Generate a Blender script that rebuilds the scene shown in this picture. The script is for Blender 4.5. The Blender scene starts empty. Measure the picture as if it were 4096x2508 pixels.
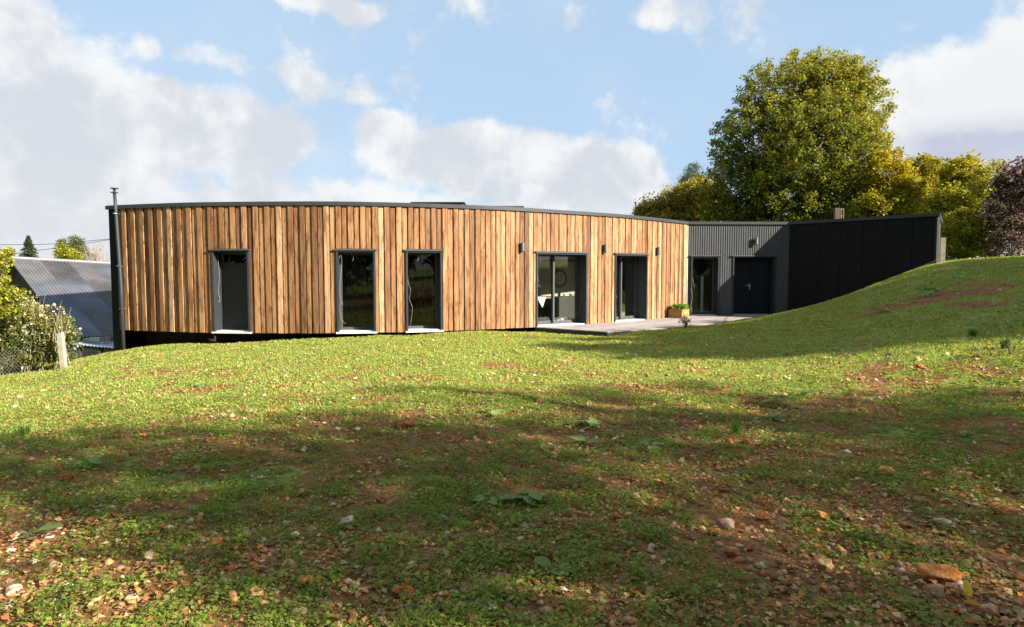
import bpy, math, random
import numpy as np
from mathutils import Vector
R = math.radians
rng = np.random.default_rng(7); random.seed(7)
scene = bpy.context.scene
col = scene.collection

# ------------------------------------------------------------------ camera
F, CX, CY, HZ, EYE = 2660.0, 2048.0, 1254.0, 1086.0, 1.6
PITCH = math.atan((CY-HZ)/F)
cd = bpy.data.cameras.new("camera"); cam = bpy.data.objects.new("camera", cd); col.objects.link(cam)
cd.sensor_width = 36; cd.lens = 36*F/4096; cd.clip_end = 3000; cd.clip_start = .05
cam.location = (0, 0, EYE); cam.rotation_euler = (math.pi/2-PITCH, 0, 0)
scene.camera = cam

# ------------------------------------------------------------------ light
SUN = np.array([-1.85, 1.0, -.976]); SUN /= np.linalg.norm(SUN)       # direction the light travels
EL = math.asin(-SUN[2]); AZ = math.atan2(-SUN[0], -SUN[1])            # azimuth of the sun, clockwise from +Y
sd = bpy.data.lights.new("sun", 'SUN'); so = bpy.data.objects.new("sun", sd); col.objects.link(so)
sd.energy = 5.0; sd.angle = R(.53); sd.color = (1, .93, .81)
so.rotation_euler = Vector(SUN).to_track_quat('-Z', 'Y').to_euler()
scene.view_settings.view_transform = 'Standard'; scene.view_settings.look = 'None'
scene.view_settings.gamma = 1; EXPO = 1.7; ALB = .79; scene.view_settings.exposure = EXPO; XS = 2**-EXPO

w = bpy.data.worlds.new("World"); scene.world = w; w.use_nodes = True
nt = w.node_tree; nt.nodes.clear()
def N(nt, t, **k):
    n = nt.nodes.new(t)
    for a, b in k.items(): setattr(n, a, b)
    return n
def setin(nt, sock, v):
    if isinstance(v, bpy.types.NodeSocket): nt.links.new(v, sock)
    else: sock.default_value = v
def M(nt, op, a, b=None, c=None, clamp=False):
    n = N(nt, 'ShaderNodeMath', operation=op); n.use_clamp = clamp
    setin(nt, n.inputs[0], a)
    if b is not None: setin(nt, n.inputs[1], b)
    if c is not None: setin(nt, n.inputs[2], c)
    return n.outputs[0]
def mix(nt, f, a, b, typ='MIX'):
    n = N(nt, 'ShaderNodeMix', data_type='RGBA', blend_type=typ)
    setin(nt, n.inputs[0], f); setin(nt, n.inputs[6], a); setin(nt, n.inputs[7], b); return n.outputs[2]
def ramp(nt, f, stops, interp='LINEAR'):
    n = N(nt, 'ShaderNodeValToRGB'); cr = n.color_ramp; cr.interpolation = interp
    while len(cr.elements) < len(stops): cr.elements.new(.5)
    for e, (p, c) in zip(cr.elements, stops):
        e.position = p; e.color = c if len(c) == 4 else (*c, 1)
    setin(nt, n.inputs[0], f); return n.outputs[0]
def smooth(nt, v, a, b):
    n = N(nt, 'ShaderNodeMapRange', interpolation_type='SMOOTHSTEP')
    setin(nt, n.inputs[0], v); n.inputs[1].default_value = a; n.inputs[2].default_value = b; return n.outputs[0]
def noise(nt, vec, scale, detail=4, rough=.55, dist=0.):
    n = N(nt, 'ShaderNodeTexNoise'); setin(nt, n.inputs['Vector'], vec)
    n.inputs['Scale'].default_value = scale; n.inputs['Detail'].default_value = detail
    n.inputs['Roughness'].default_value = rough; n.inputs['Distortion'].default_value = dist
    return n.outputs[0]

sky = N(nt, 'ShaderNodeTexSky', sky_type='NISHITA'); sky.sun_disc = False
sky.sun_elevation = EL; sky.sun_rotation = AZ; sky.air_density = 1.0; sky.dust_density = .6; sky.ozone_density = 1.5
SKY_S = .055
tc = N(nt, 'ShaderNodeTexCoord'); sep = N(nt, 'ShaderNodeSeparateXYZ'); nt.links.new(tc.outputs['Generated'], sep.inputs[0])
az = M(nt, 'ARCTAN2', sep.outputs[0], sep.outputs[1]); el = M(nt, 'ARCSINE', sep.outputs[2])
comb = N(nt, 'ShaderNodeCombineXYZ'); nt.links.new(az, comb.inputs[0]); nt.links.new(el, comb.inputs[1])
ae = comb.outputs[0]
n1 = noise(nt, tc.outputs['Generated'], 5.5, 7, .58, .2)
n2 = noise(nt, tc.outputs['Generated'], 16, 6, .6, .1)
def aeof(x, y):
    a = math.atan((x-CX)/F); return a, math.atan((HZ-y)/F*math.cos(a))
# clouds: (T px x, y, rx, ry, weight)
CL = [(60, 560, 1150, 420, 1.0), (-150, 200, 560, 420, 1.0), (600, 500, 720, 240, 1.0), (1000, 560, 420, 130, .95), (1250, 330, 330, 90, .36), (1440, 400, 160, 60, .4),
      (700, 230, 420, 110, .5), (1250, 10, 300, 70, .7), (1450, 75, 170, 60, .6), (1880, 60, 170, 90, .45), (2590, 85, 130, 80, .6),
      (1560, 530, 190, 90, .8), (1880, 640, 560, 190, 1.1), (2280, 740, 420, 190, 1.05), (1500, 800, 500, 140, .8), (500, 900, 1500, 260, .9),
      (3900, 400, 470, 270, 1.25), (4100, 660, 620, 330, 1.1), (3640, 420, 200, 230, .9), (4700, 500, 900, 500, 1), (-1200, 500, 900, 600, 1),
      (6200, -300, 1500, 600, .9), (-3000, -600, 1500, 700, .9)]
tot = None
for x, y, rx, ry, wt in CL:
    a, e = aeof(x, y) if -1800 < x < 5200 else ((x-CX)/F*.9, (HZ-y)/F*.5)
    s = N(nt, 'ShaderNodeVectorMath', operation='SUBTRACT'); nt.links.new(ae, s.inputs[0]); s.inputs[1].default_value = (a, e, 0)
    ca = math.cos(a) if abs(a) < 1 else .6
    m = N(nt, 'ShaderNodeVectorMath', operation='MULTIPLY'); nt.links.new(s.outputs[0], m.inputs[0])
    m.inputs[1].default_value = (F/rx/(ca*ca), F/ry/ca, 0)
    l = N(nt, 'ShaderNodeVectorMath', operation='LENGTH'); nt.links.new(m.outputs[0], l.inputs[0])
    v = M(nt, 'MULTIPLY', M(nt, 'SUBTRACT', 1.15, l.outputs['Value'], clamp=True), wt)
    tot = v if tot is None else M(nt, 'SMOOTH_MAX', tot, v, .15)
dens = M(nt, 'ADD', tot, M(nt, 'MULTIPLY', M(nt, 'SUBTRACT', n1, .5), 1.9))
dens = M(nt, 'ADD', dens, M(nt, 'MULTIPLY', M(nt, 'SUBTRACT', n2, .5), .8))
cf = smooth(nt, dens, .12, .46)
cf = M(nt, 'MULTIPLY', cf, .96)
veil = M(nt, 'MULTIPLY', smooth(nt, noise(nt, tc.outputs['Generated'], 3.0, 5, .6), .42, .75), .22)
cf = M(nt, 'MAXIMUM', cf, veil)
shade = smooth(nt, M(nt, 'ADD', noise(nt, tc.outputs['Generated'], 7, 5, .55), M(nt, 'MULTIPLY', dens, -.12)), .3, .62)
# the left bank is greyer low down, the right cloud has a blue grey belly
lowl = M(nt, 'MULTIPLY', smooth(nt, az, -.1, -.5), smooth(nt, el, .2, .02))
cr_ = M(nt, 'MULTIPLY', smooth(nt, az, .52, .56), M(nt, 'MULTIPLY', smooth(nt, M(nt, 'ADD', el, M(nt, 'MULTIPLY', M(nt, 'SUBTRACT', n2, .5), .09)), .178, .158), 1.0))
bil = noise(nt, tc.outputs['Generated'], 11, 8, .62, .35)
shade = smooth(nt, M(nt, 'ADD', M(nt, 'MULTIPLY', shade, .5), M(nt, 'MULTIPLY', bil, .9)), .42, .92)
ccol = mix(nt, shade, (.545, .575, .625, 1), (.755, .76, .76, 1))
ccol = mix(nt, M(nt, 'MULTIPLY', lowl, .5), ccol, (.62, .64, .665, 1))
ccol = mix(nt, M(nt, 'MULTIPLY', cr_, .75), ccol, (.41, .44, .56, 1))
cright = M(nt, 'MULTIPLY', smooth(nt, az, .50, .56), smooth(nt, el, .16, .20))
ccol = mix(nt, M(nt, 'MULTIPLY', cright, .8), ccol, (.74, .745, .75, 1))
SKYX = 1.0
skys = N(nt, 'ShaderNodeVectorMath', operation='SCALE'); nt.links.new(sky.outputs[0], skys.inputs[0]); skys.inputs[3].default_value = 1.0
pale = mix(nt, .80, skys.outputs[0], (.515*XS/SKY_S, .70*XS/SKY_S, .92*XS/SKY_S, 1))   # thin high veil
cl = N(nt, 'ShaderNodeVectorMath', operation='SCALE'); nt.links.new(ccol, cl.inputs[0]); cl.inputs[3].default_value = 1.27*XS/SKY_S
final = mix(nt, cf, pale, cl.outputs[0])
bg = N(nt, 'ShaderNodeBackground'); nt.links.new(final, bg.inputs[0]); bg.inputs[1].default_value = SKY_S
out = N(nt, 'ShaderNodeOutputWorld'); nt.links.new(bg.outputs[0], out.inputs[0])

# ------------------------------------------------------------------ helpers
def at(px, py, Y):
    """point seen at photo pixel (px,py) that stands Y metres ahead"""
    u = (px-CX)/F; v = (CY-py)/F
    r = (u, math.cos(PITCH)+v*math.sin(PITCH), -math.sin(PITCH)+v*math.cos(PITCH))
    k = Y/r[1]; return np.array([r[0]*k, Y, EYE+r[2]*k])
def tag(o, label=None, cat=None, group=None, kind=None):
    if label: o['label'] = label
    if cat: o['category'] = cat
    if group: o['group'] = group
    if kind: o['kind'] = kind
    return o
ORG = {}
def empty(name, loc, label, cat, group=None):
    o = bpy.data.objects.new(name, None); col.objects.link(o); o.location = loc; o.empty_display_size = .2
    ORG[o] = np.array(loc, float)
    return tag(o, label, cat, group)
def finish(name, me, mat, parent=None, org=None, smooth_=False):
    o = bpy.data.objects.new(name, me); col.objects.link(o)
    if mat: me.materials.append(mat)
    if smooth_: me.polygons.foreach_set('use_smooth', [True]*len(me.polygons))
    if parent:
        o.parent = parent; ORG[o] = ORG[parent]
    else:
        o.location = org; ORG[o] = np.array(org, float)
    return o
def np_mesh(name, V, Fc, mat, parent=None, org=(0, 0, 0), cols=None, attr=None, smooth_=False):
    """V (n,3) world, Fc (m,k) faces, cols (n,3)"""
    V = np.asarray(V, float); Fc = np.asarray(Fc, np.int32)
    o0 = ORG[parent] if parent else np.array(org, float)
    me = bpy.data.meshes.new(name)
    me.vertices.add(len(V)); me.vertices.foreach_set('co', (V-o0).astype(np.float32).ravel())
    k = Fc.shape[1]; me.loops.add(Fc.size); me.loops.foreach_set('vertex_index', Fc.ravel())
    me.polygons.add(len(Fc)); me.polygons.foreach_set('loop_start', np.arange(0, Fc.size, k, dtype=np.int32))
    me.update(calc_edges=True)
    if cols is not None:
        a = me.color_attributes.new('Col', 'FLOAT_COLOR', 'POINT')
        a.data.foreach_set('color', np.c_[cols, np.ones(len(V))].astype(np.float32).ravel())
    if attr is not None:
        a = me.attributes.new('P', 'FLOAT_VECTOR', 'POINT'); a.data.foreach_set('vector', np.asarray(attr, np.float32).ravel())
    return finish(name, me, mat, parent, o0, smooth_)
class MB:
    def __init__(s): s.v = []; s.f = []; s.c = []; s.p = []
    def add(s, V, Fs, c=None, P=None):
        b = len(s.v); s.v += [tuple(map(float, x)) for x in V]; s.f += [tuple(i+b for i in f) for f in Fs]
        s.c += [c if c is not None else (1, 1, 1)]*len(V)
        s.p += list(P) if P is not None else [(0, 0, 0)]*len(V)
    def hexa(s, V, c=None, P=None):
        s.add(V, [(0, 3, 2, 1), (4, 5, 6, 7), (0, 1, 5, 4), (1, 2, 6, 5), (2, 3, 7, 6), (3, 0, 4, 7)], c, P)
    def lbox(s, fr, u0, u1, v0, v1, z0, z1, c=None, P=None):
        """box in a local frame fr=(origin, t, n); u along t, v along n, z up"""
        o, t, n = fr
        V = [(o[0]+t[0]*u+n[0]*v, o[1]+t[1]*u+n[1]*v, o[2]+z) for z in (z0, z1) for u, v in ((u0, v0), (u1, v0), (u1, v1), (u0, v1))]
        s.hexa(V, c, P)
    def box(s, c, h, rz=0, col_=None):
        t = (math.cos(rz), math.sin(rz)); n = (-math.sin(rz), math.cos(rz))
        s.lbox((c, t, n), -h[0], h[0], -h[1], h[1], -h[2], h[2], col_)
    def tube(s, pts, rad, n=8, c=None, cap=True):
        pts = [Vector(p) for p in pts]; rads = rad if isinstance(rad, (list, tuple)) else [rad]*len(pts)
        V = []; Fs = []
        for i, p in enumerate(pts):
            d = (pts[min(i+1, len(pts)-1)]-pts[max(i-1, 0)]).normalized()
            a = d.cross(Vector((0, 0, 1)) if abs(d.z) < .95 else Vector((1, 0, 0))).normalized(); b = d.cross(a)
            for k in range(n):
                t = 2*math.pi*k/n; V.append(p+(a*math.cos(t)+b*math.sin(t))*rads[i])
        for i in range(len(pts)-1):
            for k in range(n):
                q = (k+1) % n; Fs.append((i*n+k, i*n+q, (i+1)*n+q, (i+1)*n+k))
        if cap:
            Fs.append(tuple(range(n))[::-1]); Fs.append(tuple((len(pts)-1)*n+k for k in range(n)))
        s.add(V, Fs, c)
    def prism(s, poly, z0, z1, c=None):
        m = len(poly); V = [(p[0], p[1], z0) for p in poly]+[(p[0], p[1], z1) for p in poly]
        s.add(V, [tuple(range(m))[::-1], tuple(range(m, 2*m))]+[(i, (i+1) % m, m+(i+1) % m, m+i) for i in range(m)], c)
    def build(s, name, mat, parent=None, org=None, smooth_=False, bevel=0, label=None):
        if org is None and parent is None:
            a = np.array(s.v); org = (a[:, 0].mean(), a[:, 1].mean(), a[:, 2].min())
        o0 = ORG[parent] if parent else np.array(org, float)
        me = bpy.data.meshes.new(name)
        me.from_pydata([tuple(np.array(v)-o0) for v in s.v], [], s.f)
        a = me.color_attributes.new('Col', 'FLOAT_COLOR', 'POINT')
        a.data.foreach_set('color', [x for c in s.c for x in (*c, 1)])
        a = me.attributes.new('P', 'FLOAT_VECTOR', 'POINT'); a.data.foreach_set('vector', [x for p in s.p for x in p])
        me.update()
        o = finish(name, me, mat, parent, o0, smooth_)
        if bevel:
            b = o.modifiers.new('b', 'BEVEL'); b.width = bevel; b.segments = 2; b.limit_method = 'ANGLE'
        if label: o['label'] = label
        return o

def vnoise(x, y, sc, seed=0):
    """bilinear value noise, numpy"""
    g = np.random.default_rng(seed).random((256, 256)); x = x/sc+1000; y = y/sc+1000
    i = np.floor(x).astype(int); j = np.floor(y).astype(int); fx = x-i; fy = y-j
    fx = fx*fx*(3-2*fx); fy = fy*fy*(3-2*fy)
    a = g[i % 256, j % 256]; b = g[(i+1) % 256, j % 256]; c = g[i % 256, (j+1) % 256]; d = g[(i+1) % 256, (j+1) % 256]
    return (a*(1-fx)+b*fx)*(1-fy)+(c*(1-fx)+d*fx)*fy

# ------------------------------------------------------------------ materials
def mat(name, base, rough=.7, metal=0., spec=.5, var=0., vscale=8., bump=0., bscale=60., attr=False, rust=None, streak=None):
    m = bpy.data.materials.new(name); m.use_nodes = True; t = m.node_tree
    b = t.nodes['Principled BSDF']; b.inputs['Roughness'].default_value = rough; b.inputs['Metallic'].default_value = metal
    b.inputs['Specular IOR Level'].default_value = spec
    c = N(t, 'ShaderNodeRGB'); c.outputs[0].default_value = (*[v*ALB for v in base], 1); cc = c.outputs[0]
    tcn = N(t, 'ShaderNodeTexCoord'); vec = tcn.outputs['Object']
    if attr:
        a = N(t, 'ShaderNodeAttribute', attribute_name='Col'); cc = mix(t, 1, cc, a.outputs[0], 'MULTIPLY')
    if var:
        f = noise(t, vec, vscale, 5, .6)
        dk = mix(t, 1, cc, (1-var, 1-var, 1-var, 1), 'MULTIPLY'); lt = mix(t, 1, cc, (1+var, 1+var, 1+var, 1), 'MULTIPLY')
        cc = mix(t, smooth(t, f, .3, .7), dk, lt)
    if rust: cc = mix(t, M(t, 'MULTIPLY', smooth(t, noise(t, vec, rust[1], 5, .6), rust[2], rust[2]+.12), rust[3]), cc, (*rust[0], 1))
    t.links.new(cc, b.inputs['Base Color'])
    if bump:
        bn = N(t, 'ShaderNodeBump'); bn.inputs['Strength'].default_value = bump; bn.inputs['Distance'].default_value = .02
        t.links.new(noise(t, vec, bscale, 5, .6), bn.inputs['Height']); t.links.new(bn.outputs[0], b.inputs['Normal'])
    return m
def leafmat(name, trans=.3, rough=.55, gain=(1, 1, 1), spec=.3):
    m = bpy.data.materials.new(name); m.use_nodes = True; t = m.node_tree; b = t.nodes['Principled BSDF']
    a = N(t, 'ShaderNodeAttribute', attribute_name='Col'); c = mix(t, 1, a.outputs[0], (*[v*ALB for v in gain], 1), 'MULTIPLY')
    t.links.new(c, b.inputs['Base Color']); b.inputs['Roughness'].default_value = rough; b.inputs['Specular IOR Level'].default_value = spec
    tr = N(t, 'ShaderNodeBsdfTranslucent'); t.links.new(mix(t, 1, c, (1.25, 1.15, .5, 1), 'MULTIPLY'), tr.inputs[0])
    ms = N(t, 'ShaderNodeMixShader'); ms.inputs[0].default_value = trans
    t.links.new(b.outputs[0], ms.inputs[1]); t.links.new(tr.outputs[0], ms.inputs[2])
    t.links.new(ms.outputs[0], t.nodes['Material Output'].inputs[0]); return m
def woodmat():
    m = bpy.data.materials.new('larch_cladding'); m.use_nodes = True; t = m.node_tree; b = t.nodes['Principled BSDF']
    at_ = N(t, 'ShaderNodeAttribute', attribute_name='P'); cl = N(t, 'ShaderNodeAttribute', attribute_name='Col')
    s = N(t, 'ShaderNodeSeparateXYZ'); t.links.new(at_.outputs['Vector'], s.inputs[0])
    u, z, bid = s.outputs
    def vec(ku, kz, kb=3.7):
        c = N(t, 'ShaderNodeCombineXYZ'); t.links.new(M(t, 'MULTIPLY', u, ku), c.inputs[0]); t.links.new(M(t, 'MULTIPLY', z, kz), c.inputs[1])
        t.links.new(M(t, 'MULTIPLY', bid, kb), c.inputs[2]); return c.outputs[0]
    grain = noise(t, vec(48, .9), 1.0, 5, .7, .9)
    fine = noise(t, vec(170, 4), 1.0, 3, .7, .3)
    blot = noise(t, vec(11, 1.5), 1.0, 6, .7, .8)
    big = noise(t, vec(2.5, .33), 1.0, 3, .5, .3)
    c = mix(t, 1, cl.outputs[0], (ALB*1.08, ALB*1.06, ALB*1.06, 1), 'MULTIPLY')
    c = mix(t, M(t, 'MULTIPLY', smooth(t, grain, .42, .62), .75), c, mix(t, 1, c, (.50, .34, .22, 1), 'MULTIPLY'))
    c = mix(t, M(t, 'MULTIPLY', smooth(t, fine, .4, .7), .25), c, mix(t, 1, c, (.60, .46, .36, 1), 'MULTIPLY'))
    c = mix(t, M(t, 'MULTIPLY', smooth(t, blot, .47, .65), .78), c, mix(t, 1, c, (.38, .29, .22, 1), 'MULTIPLY'))
    c = mix(t, M(t, 'MULTIPLY', smooth(t, big, .44, .60), .7), c, mix(t, 1, c, (.58, .46, .34, 1), 'MULTIPLY'))
    vo = N(t, 'ShaderNodeTexVoronoi'); t.links.new(vec(9, 2.2, 5.1), vo.inputs['Vector']); vo.inputs['Scale'].default_value = 1
    kn = smooth(t, vo.outputs['Distance'], .17, .07)
    c = mix(t, M(t, 'MULTIPLY', kn, .75), c, (.07, .03, .015, 1))
    # stained board edges
    ed = smooth(t, M(t, 'ADD', M(t, 'ABSOLUTE', M(t, 'SUBTRACT', M(t, 'FRACT', M(t, 'MULTIPLY', u, 1/.158)), .56)), M(t, 'MULTIPLY', M(t, 'SUBTRACT', blot, .5), .35)), .37, .50)
    c = mix(t, M(t, 'MULTIPLY', ed, .8), c, mix(t, 1, c, (.33, .17, .12, 1), 'MULTIPLY'))
    t.links.new(c, b.inputs['Base Color']); b.inputs['Roughness'].default_value = .72; b.inputs['Specular IOR Level'].default_value = .25
    bn = N(t, 'ShaderNodeBump'); bn.inputs['Strength'].default_value = .5; bn.inputs['Distance'].default_value = .006
    t.links.new(grain, bn.inputs['Height']); t.links.new(bn.outputs[0], b.inputs['Normal'])
    return m
def glassmat(name='window_glass', tint=(.9, .92, .9), k=1.0):
    m = bpy.data.materials.new(name); m.use_nodes = True; t = m.node_tree; t.nodes.remove(t.nodes['Principled BSDF'])
    tr = N(t, 'ShaderNodeBsdfTransparent'); tr.inputs[0].default_value = (*tint, 1)
    gl = N(t, 'ShaderNodeBsdfGlossy'); gl.inputs['Roughness'].default_value = .01; gl.inputs[0].default_value = (.9, .95, .93, 1)
    fr = N(t, 'ShaderNodeFresnel'); fr.inputs[0].default_value = 1.5
    ms = N(t, 'ShaderNodeMixShader'); t.links.new(M(t, 'MULTIPLY', fr.outputs[0], k), ms.inputs[0])
    t.links.new(tr.outputs[0], ms.inputs[1]); t.links.new(gl.outputs[0], ms.inputs[2])
    t.links.new(ms.outputs[0], t.nodes['Material Output'].inputs[0]); return m

m_wood = woodmat()
m_glass = glassmat(k=.55)
m_ant = mat('anthracite_metal', (.034, .038, .042), .55, .0, .18, .12, 6)
m_antl = mat('anthracite_trim', (.075, .08, .087), .45, .0, .3, .1, 6)
m_corr = mat('anthracite_corrugated', (.082, .084, .085), .6, .0, .15, .08, 3)
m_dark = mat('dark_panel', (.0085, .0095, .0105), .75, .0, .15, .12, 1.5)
m_black = mat('black_membrane', (.008, .008, .008), .9)
m_sill = mat('white_sill', (.66, .65, .62), .55, var=.06)
m_deck = mat('deck_boards', (.36, .315, .29), .75, var=.14, vscale=3, bump=.2, attr=True)
m_room = mat('room_wall', (.42, .38, .33), .9)
m_roomf = mat('room_floor', (.10, .085, .07), .5)
m_steel = mat('brushed_steel', (.6, .6, .6), .3, 1.)
m_zinc = mat('galvanised_sheet', (.135, .15, .175), .5, .25, .4, .22, 1.6, attr=True, rust=((.20, .12, .08), .8, .58, .6))
m_zinc2 = mat('zinc_lean_roof', (.42, .46, .52), .45, .5, var=.2, vscale=1.5)
m_bark = mat('bark', (.11, .085, .065), .9, var=.35, vscale=5, bump=.6, bscale=25)
m_leaf = leafmat('tree_leaves', .38, .6, spec=.15)
m_herb = leafmat('herb_leaves', .42, .8, spec=.06)
m_litter = leafmat('leaf_litter', .15, .9, spec=.05)
m_big = leafmat('broad_leaves', .3, .6, spec=.12)

# ------------------------------------------------------------------ ground
GP = np.array([
 (-11.2, 18.5, -.68), (-9.7, 18.0, -.46), (-8.1, 17.5, -.37), (-5.6, 17.3, -.21), (-3.0, 17.5, -.11), (-1.9, 18.0, -.07), (-.3, 18.6, -.10), (1.2, 18.3, -.16),
 (2.6, 18.0, -.16), (4.8, 19.4, -.10), (7.0, 21.5, -.05), (8.8, 22.9, .0), (10.3, 24.6, .05), (11.24, 23.93, .44), (12.28, 22.67, 1.03), (13.1, 21.66, 1.60), (13.5, 21.0, 1.86),
 (9.2, 14, .98), (13.1, 17, 1.5), (6.6, 10, .42), (7.1, 14, .47), (4.65, 13, .05), (3, 8.5, -.03), (5.8, 7.5, .15), (3, 4, 0), (8.2, 18.5, .42), (10.6, 20.2, .95),
 (15.8, 24, 1.70), (24.6, 32, 1.95), (30, 45, 2.0), (15, 42, 1.8), (0, 45, .8), (-20, 45, -1.6), (-30, 25, -1.8), (-18, 20, -1.25), (-11.55, 15, -.79), (-11.4, 17, -.76), (-13.5, 19.5, -1.15),
 (-7, 9, -.42), (-3.6, 4.6, -.10), (0, 0, 0), (0, 5, -.02), (0, 10, -.06), (-4, 13, -.2), (3, 16, -.08), (0, 15, -.1), (-8, 14, -.42), (10, 0, .6), (20, 5, 1.7), (-10, 0, -.5), (0, -15, 0),
 (25, -15, 1.4), (-20, -12, -1), (25, 16, 2.1), (0, 24, -.5), (6, 28, -.2), (-8, 24, -.8), (14, 27, 1.4), (-60, 60, -3), (60, 60, 3.2), (0, 90, 0), (70, 0, 3), (-60, -20, -3), (0, -70, 0)])
def _phi(r): return np.sqrt(r*r+.6)
_A = _phi(np.linalg.norm(GP[:, None, :2]-GP[None, :, :2], axis=2)); _n = len(GP)
_Pm = np.c_[np.ones(_n), GP[:, :2]]
_K = np.block([[_A-np.eye(_n)*.02, _Pm], [_Pm.T, np.zeros((3, 3))]])
_w = np.linalg.solve(_K, np.r_[GP[:, 2], 0, 0, 0])
def gz(x, y, micro=True):
    x = np.atleast_1d(np.asarray(x, float)); y = np.atleast_1d(np.asarray(y, float)); sh = x.shape; x = x.ravel(); y = y.ravel()
    r = np.hypot(x, y); k = np.minimum(1, 80/np.maximum(r, 1e-6)); xx = x*k; yy = y*k
    z = np.zeros_like(x)
    for i in range(0, len(x), 20000):
        sl = slice(i, i+20000)
        z[sl] = _phi(np.hypot(xx[sl, None]-GP[None, :, 0], yy[sl, None]-GP[None, :, 1]))@_w[:_n]+_w[_n]+_w[_n+1]*xx[sl]+_w[_n+2]*yy[sl]
    z = z*np.clip(1-(r-80)/400, 0, 1)-np.clip((r-80)/400, 0, 1)*4
    if micro:
        z = z+(vnoise(x, y, 2.1, 5)-.5)*.09*np.clip((r-6)/6, 0, 1)+(vnoise(x, y, .9, 1)-.5)*.055+(vnoise(x, y, .23, 2)-.5)*.028+(vnoise(x, y, .07, 3)-.5)*.012
    return z.reshape(sh)
def gz1(x, y): return float(gz(x, y, False)[0])
def on_ground(px, py):
    """first hit of the photo ray with the lawn"""
    Y = np.arange(2.0, 45, .01); P0 = at(px, py, 1.0); d = P0-np.array([0, 0, EYE])
    X = d[0]*Y; Z = EYE+d[2]*Y; g = gz(X, Y, False); i = np.argmax(Z < g)
    return np.array([X[i], Y[i], g[i]])

def ground_mat():
    m = bpy.data.materials.new('soil_and_moss'); m.use_nodes = True; t = m.node_tree; b = t.nodes['Principled BSDF']
    g = N(t, 'ShaderNodeNewGeometry'); v = g.outputs['Position']; a = N(t, 'ShaderNodeAttribute', attribute_name='Col')
    sp = N(t, 'ShaderNodeSeparateXYZ'); t.links.new(a.outputs[0], sp.inputs[0])
    n1 = noise(t, v, 1.6, 6, .65); n2 = noise(t, v, 14, 6, .7); n3 = noise(t, v, 60, 4, .7)
    soil = ramp(t, n2, [(.3, (.10, .042, .016)), (.5, (.22, .10, .040)), (.7, (.34, .18, .08))])
    soil = mix(t, smooth(t, n3, .55, .75), soil, (.30, .20, .12, 1))
    green = ramp(t, n2, [(.3, (.06, .07, .018)), (.55, (.22, .25, .05)), (.75, (.34, .36, .08))])
    f = smooth(t, M(t, 'ADD', M(t, 'MULTIPLY', M(t, 'ADD', n1, n2), .5), M(t, 'SUBTRACT', sp.outputs[1], .5)), .42, .58)
    c = mix(t, f, soil, green)
    t.links.new(c, b.inputs['Base Color']); b.inputs['Roughness'].default_value = .95; b.inputs['Specular IOR Level'].default_value = .04
    bn = N(t, 'ShaderNodeBump'); bn.inputs['Strength'].default_value = .8; bn.inputs['Distance'].default_value = .02
    t.links.new(M(t, 'ADD', n2, M(t, 'MULTIPLY', n3, .4)), bn.inputs['Height']); t.links.new(bn.outputs[0], b.inputs['Normal']); return m
def greenness(x, y):
    """share of plant cover, 0..1"""
    d = np.hypot(x, y)
    g = .60+.40*(vnoise(x, y, 1.3, 11)-.5)+.5*(vnoise(x, y, .45, 12)-.5)+.45*(vnoise(x, y, .17, 13)-.5)
    g += np.clip((d-6)/9, 0, 1)*.24-np.clip((9-d)/3, 0, 1)*.08
    g -= np.clip((4.2-y)/2.2, 0, 1)*.12
    g -= np.clip((x-1)/5, 0, 1)*np.clip((7-y)/5, 0, 1)*.09          # bare right foreground
    g -= .80*np.exp(-(((x-10.2)/3.0)**2+((y-15.6)/1.5)**2))            # dug soil below the dark wall
    g -= .20*np.exp(-(((x-1.4)/.45)**2+((y-4.3)/1.8)**2))
    g -= .22*np.exp(-(((x+5.6)/3.0)**2+((y-12.2)/1.1)**2))
    g += .25*np.exp(-(((x+1.5)/3.0)**2+((y-5.2)/1.3)**2))
    return np.clip(g, 0, 1)
def axis(lo, hi, near, fine, grow):
    a = [0.]
    st = fine
    while a[-1] < hi:
        if a[-1] > near: st *= grow
        a.append(a[-1]+st)
    b = [0.]; st = fine
    while b[-1] > lo:
        if b[-1] < -near: st *= grow
        b.append(b[-1]-st)
    return np.array(b[:0:-1]+a)
gx = axis(-900, 900, 16, .09, 1.09); gy = np.r_[axis(-900, 0, 4, .3, 1.1)[:-1][:-1], np.arange(0, 27, .07)]
ye = [27.]; st = .07
while ye[-1] < 1400: st *= 1.08; ye.append(ye[-1]+st)
gy = np.unique(np.r_[gy[gy < 27], ye])
XX, YY = np.meshgrid(gx, gy); ZZ = gz(XX, YY)
ni, nj = XX.shape; idx = np.arange(ni*nj).reshape(ni, nj)
FF = np.stack([idx[:-1, :-1], idx[:-1, 1:], idx[1:, 1:], idx[1:, :-1]], -1).reshape(-1, 4)
gg = greenness(XX.ravel(), YY.ravel())
gn = gg-.42*np.clip((10-np.hypot(XX.ravel(), YY.ravel()))/4, 0, 1)
o = np_mesh('ground', np.c_[XX.ravel(), YY.ravel(), ZZ.ravel()], FF, ground_mat(), cols=np.c_[gg, gn, gg], smooth_=True)
tag(o, 'rough sloping lawn of weeds, soil and stones in front of the house', 'ground', kind='structure')

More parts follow.
